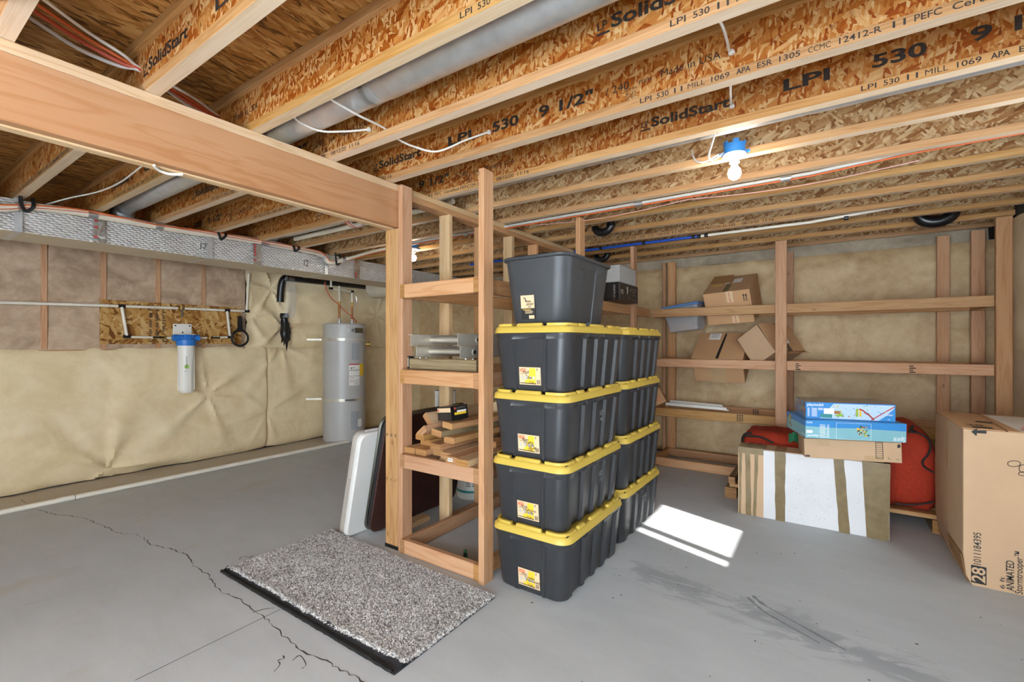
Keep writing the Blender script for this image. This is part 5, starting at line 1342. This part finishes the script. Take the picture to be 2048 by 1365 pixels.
board('board on the right of the second layer of the lumber pile', -1.705, Z2 + .0195, .086, .037, 2.25, 3.9, 0, 1, 'fir')
Z3 = Z2 + .040
board('thin board under the weathered stick in the lumber pile', -1.815, Z3 + .0195, .086, .036, 2.05, 3.9, 0, -2, 'pine_yellow')
board('weathered grey stick with rounded ends in the lumber pile', -1.862, Z3 + .058, .090, .040, 2.02, 3.4, 6, -5, 'weathered')
board('board on top of the weathered stick, under the black screw box', -1.80, Z3 + .102, .086, .037, 2.06, 3.7, 5, -5, 'fir')
board('stick tilted on edge at the left of the lumber pile, pale sawn end forward', -2.015, Z3 + .052, .088, .040, 2.02, 3.2, -38, -3, 'fir')
board('stick with rough sawn end leaning at the far left top of the lumber pile', -2.055, Z3 + .112, .092, .040, 2.10, 3.1, 48, -2, 'fir_pale')
board('short square stick wedged beside the post at the left of the lumber pile', -2.075, Z3 + .018, .07, .034, 2.02, 2.9, 3, 2, 'pine_yellow')
# notched offcuts behind
nt_ = thing('notched_board', 'board with notched top edge standing behind the black screw box', 'board', (-1.80, 2.62, Z3 + .15), (0, 0, R(8)))
def f(s):
    pr = [(-.20, -.06), (.22, -.06), (.22, .040), (.06, .042), (.03, .028), (.0, .040), (-.08, .05), (-.12, .03), (-.15, .055), (-.18, .04), (-.20, .05)]
    s.plate([(x, -.018, z) for x, z in pr], (0, 1, 0), .036)
pt(nt_, 'stick', 'fir_pale', f)
sx = thing('screw_box', 'small black cardboard box with white and yellow label on the lumber pile', 'box', (-1.915, 2.16, Z3 + .166), (R(2), R(-7), R(-11)), None)
b = MB(); b.box((-.07, -.065, -.042), (.07, .065, .042)); b.build('body', 'carton_black', sx, local=True, bevel=.002)
def f(s):
    y, x = -.0656, .0706
    s.box((-.066, y, .008), (.066, y + .0005, .034), 1)
    s.poly([(-.056 + .007 * math.cos(a), y - .0003, .02 + .007 * math.sin(a)) for a in [i * PI / 5 for i in range(10)]], 2)
    for i in range(5): s.box((-.06, y, -.004 - .008 * i), (.055 - .02 * hsh(i), y + .0005, -.0015 - .008 * i), 3)
    s.box((x - .0005, -.04, -.012), (x, .05, .002), 4); s.box((x - .0005, -.02, .002), (x, .05, .014), 0); s.box((x - .0005, -.04, .022), (x, .05, .034), 3); s.box((x - .0003, -.04, .020), (x + .0002, -.028, .034), 2)
pt(sx, 'label', ['paper_white', 'paper_tan', 'ink_red', 'ink_grey', 'ink_yellow'], f)

# aluminium ladder on the third level
ld = thing('ladder', 'folded aluminium extension ladder lying on the middle level of the bare shelf frame', 'ladder', (-1.92, 3.2, 1.126))
for j, (z0, ya, dx) in enumerate(((1.198, 2.035, .012), (1.272, 2.0, 0))):
    for xx, sg in ((-2.118, 1), (-1.735, -1)):
        b = MB(); x = xx + dx * sg; h_ = .068
        b.box((x - .0015, ya, z0), (x + .0015, 4.55, z0 + h_)); b.box((x - .020, ya, z0), (x + .020, 4.55, z0 + .003)); b.box((x - .020, ya, z0 + h_ - .003), (x + .020, 4.55, z0 + h_))
        for q in range(6): b.box((x + .0015 * sg, ya, z0 + .008 + q * .010), (x + .0024 * sg, 4.55, z0 + .011 + q * .010))
        b.build('rail', 'aluminum', ld)
    for q in range(8):
        y = 2.16 + .02 * j + q * .3; b = MB(); b.tube([(-2.122 + dx, y, z0 + .034), (-1.729 - dx, y, z0 + .034)], .0155, 14); n0 = len(b.v); b.lathe([(.0156, 0), (.020, .001), (.020, .004), (.0156, .005)], (0, 0, 0), 14).xf(Matrix.Translation((-1.7335 - dx, y, z0 + .034)) @ Matrix.Rotation(PI / 2, 4, 'Y'), n0); b.build('rung', 'aluminum', ld)
        b = MB(); b.tube([(-1.7335 - dx, y, z0 + .034), (-1.7265 - dx, y, z0 + .034)], .0125, 12); b.build('rung_end', 'ink', ld)
for xx in (-2.07, -1.70):
    b = MB(); b.tube([(xx + .026 * math.cos(R(a)), 2.06, 1.196 + .030 * math.sin(R(a))) for a in range(180, 361, 15)], .006, 6); b.build('rail_hook', 'steel', ld)
wl_ = thing('plank', 'dull plank with a black end cap lying under the aluminium ladder', 'board', (-1.85, 2.2, 1.126))
b = MB(); b.lum('x', (-2.135, 2.0, 1.1265), (-1.60, 2.045, 1.192), .006); b.build('stick', ['weathered', 'weathered'], wl_)
b = MB(); b.box((-2.145, 1.997, 1.128), (-2.128, 2.047, 1.205)); b.build('end_cap', 'rubber_black', wl_, bevel=.003)
b = MB(); b.plate([(-2.141, 1.9965, 1.140), (-2.132, 1.9965, 1.140), (-2.132, 1.9965, 1.198), (-2.141, 1.9965, 1.198)], (0, -1, 0), .0006); b.build('sticker', 'aluminum', wl_)

# two white tubes standing behind the pile
for px, r, lb in ((874.5, .020, 'white tube standing behind the lumber pile beside a wall stud, wider one'), (908.5, .011, 'thin white tube standing behind the lumber pile right of the wall stud')):
    p = ony(px, 800, 2.70 if r > .015 else 2.75); t = thing('tube', lb, 'tube', (p.x, p.y, Z2), group='white tubes behind the lumber pile')
    b = MB(); b.tube([(p.x, p.y, Z2 - .02), (p.x, p.y, ony(px, 782, p.y).z)], r, 16); b.build('tube_wall', 'plastic_white', t)
    b = MB(); b.tube([(p.x, p.y, ony(px, 782, p.y).z), (p.x, p.y, ony(px, 781, p.y).z)], r * .8, 12); b.build('opening', 'ink', t)

# ------------------------------------------------------------------ folded tables leaning at the post
def lean_mat(x0, th): return Matrix.Translation((x0, 0, 0)) @ Matrix.Rotation(th, 4, 'Y')
th = R(12.6)
def rr_slab(y0, y1, z0, z1, xa, xb, r, e=.006):
    mk = lambda x, i: [(x, y, z) for y, z, _ in rrect(y0 + i, y1 - i, z0 + i, z1 - i, r, 0, 6)]
    return [mk(xa, e), mk(xa + e, 0), mk(xb - e, 0), mk(xb, e)]
tw = thing('folding_table', 'white plastic folding table leaning beside the dark card table', 'table', (-2.64, 2.25, 0))
Mw = lean_mat(-2.683, th)
for i, (a, c, m) in enumerate(((.0, .040, 'table_rim'), (.043, .084, 'table_white'))):
    b = MB(); b.loft(rr_slab(1.880, 2.68, .002 + .018, .735, a, c, .05, .010), True, (True, True)); b.xf(Mw); b.build('half_top', m, tw)
b = MB(); b.box((.030, 1.8805, .16), (.052, 1.884, .42)); b.xf(Mw); b.build('latch', 'table_rim', tw)
b = MB(); b.tube([(.042, 1.878, .29), (.042, 1.892, .29)], .008, 10); b.xf(Mw); b.build('hinge_pin', 'table_rim', tw)
b = MB(); b.tube([(.042, 1.95, .738), (.042, 2.6, .738)], .007, 8); b.xf(Mw); b.build('edge_bead', 'table_white', tw)
tc = thing('card_table', 'dark brown folding card table with metal rim leaning against the built-up post', 'table', (-2.5, 2.4, 0))
Mc = lean_mat(-2.577, th)
b = MB(); b.loft(rr_slab(1.990, 2.86, .02, .838, .0, .022, .075, .008), True, (True, True)); b.xf(Mc); b.build('rim', 'chrome_dull', tc)
b = MB(); b.loft(rr_slab(2.0, 2.85, .028, .830, .022, .050, .075, .006), True, (True, True)); b.xf(Mc); b.build('padding', 'abs_black', tc)
b = MB(); b.loft(rr_slab(1.997, 2.853, .025, .832, .050, .066, .070, .004), True, (True, True)); b.xf(Mc); b.build('board', 'hardboard', tc)

# bucket behind the shelf
bk = thing('bucket', 'white plastic bucket with a green band on the floor behind the bare shelf', 'bucket', (-2.47, 3.04, 0))
b = MB(); b.lathe([(0, 0), (.128, 0), (.132, .01), (.148, .34), (.155, .342), (.155, .36), (.148, .362), (.143, .34), (.126, .02), (0, .015)], (-2.47, 3.04, 0), 36); b.build('body', 'plastic_white', bk)
b = MB(); b.lathe([(.1362, .055), (.1368, .075)], (-2.47, 3.04, 0), 36); b.build('band', 'ink_teal', bk)
s = MB()
for i in range(14):
    for j in range(5): 
        a = -75 + 22 * j; z = .11 + i * .014; rr_ = .1335 + .045 * z / 1.0
        s.add([(-2.47 + rr_ * math.cos(R(q)), 3.04 + rr_ * math.sin(R(q)), zz) for q, zz in ((a, z), (a + 12 + 6 * hsh(i * 5 + j), z), (a + 12 + 6 * hsh(i * 5 + j), z + .006), (a, z + .006))], [(0, 1, 2, 3)])
s.build('print', 'ink_grey', bk)
ofc = thing('offcut', 'short pale wood offcut lying on the floor by the stud, behind the bare shelf', 'board', (-2.40, 2.38, 0))
b = MB(); b.lum('y', (-2.455, 2.25, .0), (-2.37, 2.425, .036)); b.build('stick', ['fir_pale', 'fir_pale'], ofc)
ty2 = thing('toy_figure', 'tiny green and black toy standing on the floor inside the bare shelf frame', 'toy', tuple(onz(931, 1117)))
p = onz(931, 1117)
b = MB(); b.box((p.x - .011, p.y - .008, 0), (p.x + .011, p.y + .008, .022)); b.box((p.x - .009, p.y - .007, .03), (p.x + .009, p.y + .007, .048)); b.build('body', 'fabric_green', ty2, bevel=.003)
b = MB(); b.box((p.x - .007, p.y - .0088, .010), (p.x + .007, p.y + .006, .034)); b.build('middle', 'ink', ty2)

# ------------------------------------------------------------------ carpet remnant
rg_ = thing('rug', 'grey speckled carpet remnant with black backing lying on the floor in front of the shelf', 'rug', (-2.09, 1.56, 0))
rx0, rx1, ry0, ry1 = -2.80, -1.372, 1.235, 1.91
rng = random.Random(5)
def rug_edge(x): return ry0 + .012 + .012 * noise.noise((x * 5, 1, 0)) + .008 * noise.noise((x * 17, 2, 0)) + (.022 * max(0, (x + 1.75) / .4) if x > -1.75 else 0)
NU, NV = 400, 190
V = []
for j in range(NV + 1):
    for i in range(NU + 1):
        x = rx0 + (rx1 - rx0) * i / NU; ye = rug_edge(x); y1_ = ry1 - .035 * (i / NU) + .004 * noise.noise((x * 14, 0, 2))
        v_ = j / NV; y = ye + (y1_ - ye) * v_
        ed = min(1, min(i, NU - i, j, NV - j) / 3.0)
        lift = .014 * math.exp(-v_ / .05) * (.6 + .4 * noise.noise((x * 4, 3, 0)))
        V.append((x + rng.uniform(-.0014, .0014) + (.006 * rng.uniform(-1, 1) if i in (0, NU) else 0), y + rng.uniform(-.0014, .0014) + (.006 * rng.uniform(-1, 1) if j in (0, NV) else 0), .009 + lift + ed * (.009 + rng.uniform(-.005, .005) + .002 * noise.noise((x * 20, y * 20, 0)))))
F = [(j * (NU + 1) + i, j * (NU + 1) + i + 1, (j + 1) * (NU + 1) + i + 1, (j + 1) * (NU + 1) + i) for j in range(NV) for i in range(NU)]
b = MB(); b.add(V, F, None, 0, False); b.build('pile', 'carpet', rg_)
b = MB()
def bk_(u, v):
    x = rx0 - .008 + (rx1 - rx0 + .0) * u; e = rug_edge(x); y = ry0 - .022 + (e + .01 - ry0 + .022) * v
    return (x, y + .004 * noise.noise((x * 30, v * 3, 0)), .0015 + .020 * v * v + .004 * abs(noise.noise((x * 12, v * 3, 5))))
b.grid(bk_, 160, 8); b.box((rx0, ry0 - .02, .0005), (rx1 - .004, ry1 - .04, .008)); b.build('backing', 'rug_back', rg_)
b = MB(); b.tube([(rx0 + (rx1 - rx0 - .02) * i / 80, ry0 - .016 + .004 * noise.noise((i * .3, 0, 0)), .008 + .003 * noise.noise((i * .9, 4, 0))) for i in range(81)], .008, 7); b.build('edge_roll', 'rubber_black', rg_)

# ------------------------------------------------------------------ light
w = bpy.data.worlds.new('daylight'); SC.world = w; w.use_nodes = True
bg = w.node_tree.nodes['Background']; bg.inputs[0].default_value = (.80, .90, 1.0, 1); bg.inputs[1].default_value = SKY
def sun():
    l = bpy.data.lights.new('sun', 'SUN'); l.energy = SUN; l.angle = R(.6); l.color = (1, .97, .92)
    o = bpy.data.objects.new('sun', l); COL.objects.link(o); d = Vector((-.94, .336, -.80)); o.rotation_euler = d.to_track_quat('-Z', 'Y').to_euler(); o.location = (4, -1, 4)
sun()
SC.view_settings.view_transform = 'Standard'; SC.view_settings.look = 'None'; SC.view_settings.gamma = 1; SC.view_settings.use_curve_mapping = False
SC.view_settings.exposure = EXPO
SC.cycles.max_bounces = 8; SC.cycles.diffuse_bounces = 4; SC.cycles.glossy_bounces = 3; SC.cycles.transparent_max_bounces = 8
SC.cycles.use_adaptive_sampling = True; SC.cycles.adaptive_threshold = .08; SC.cycles.adaptive_min_samples = 16
SC.cycles.sample_clamp_indirect = 8.0
try: SC.cycles.use_denoising = True
except Exception: pass
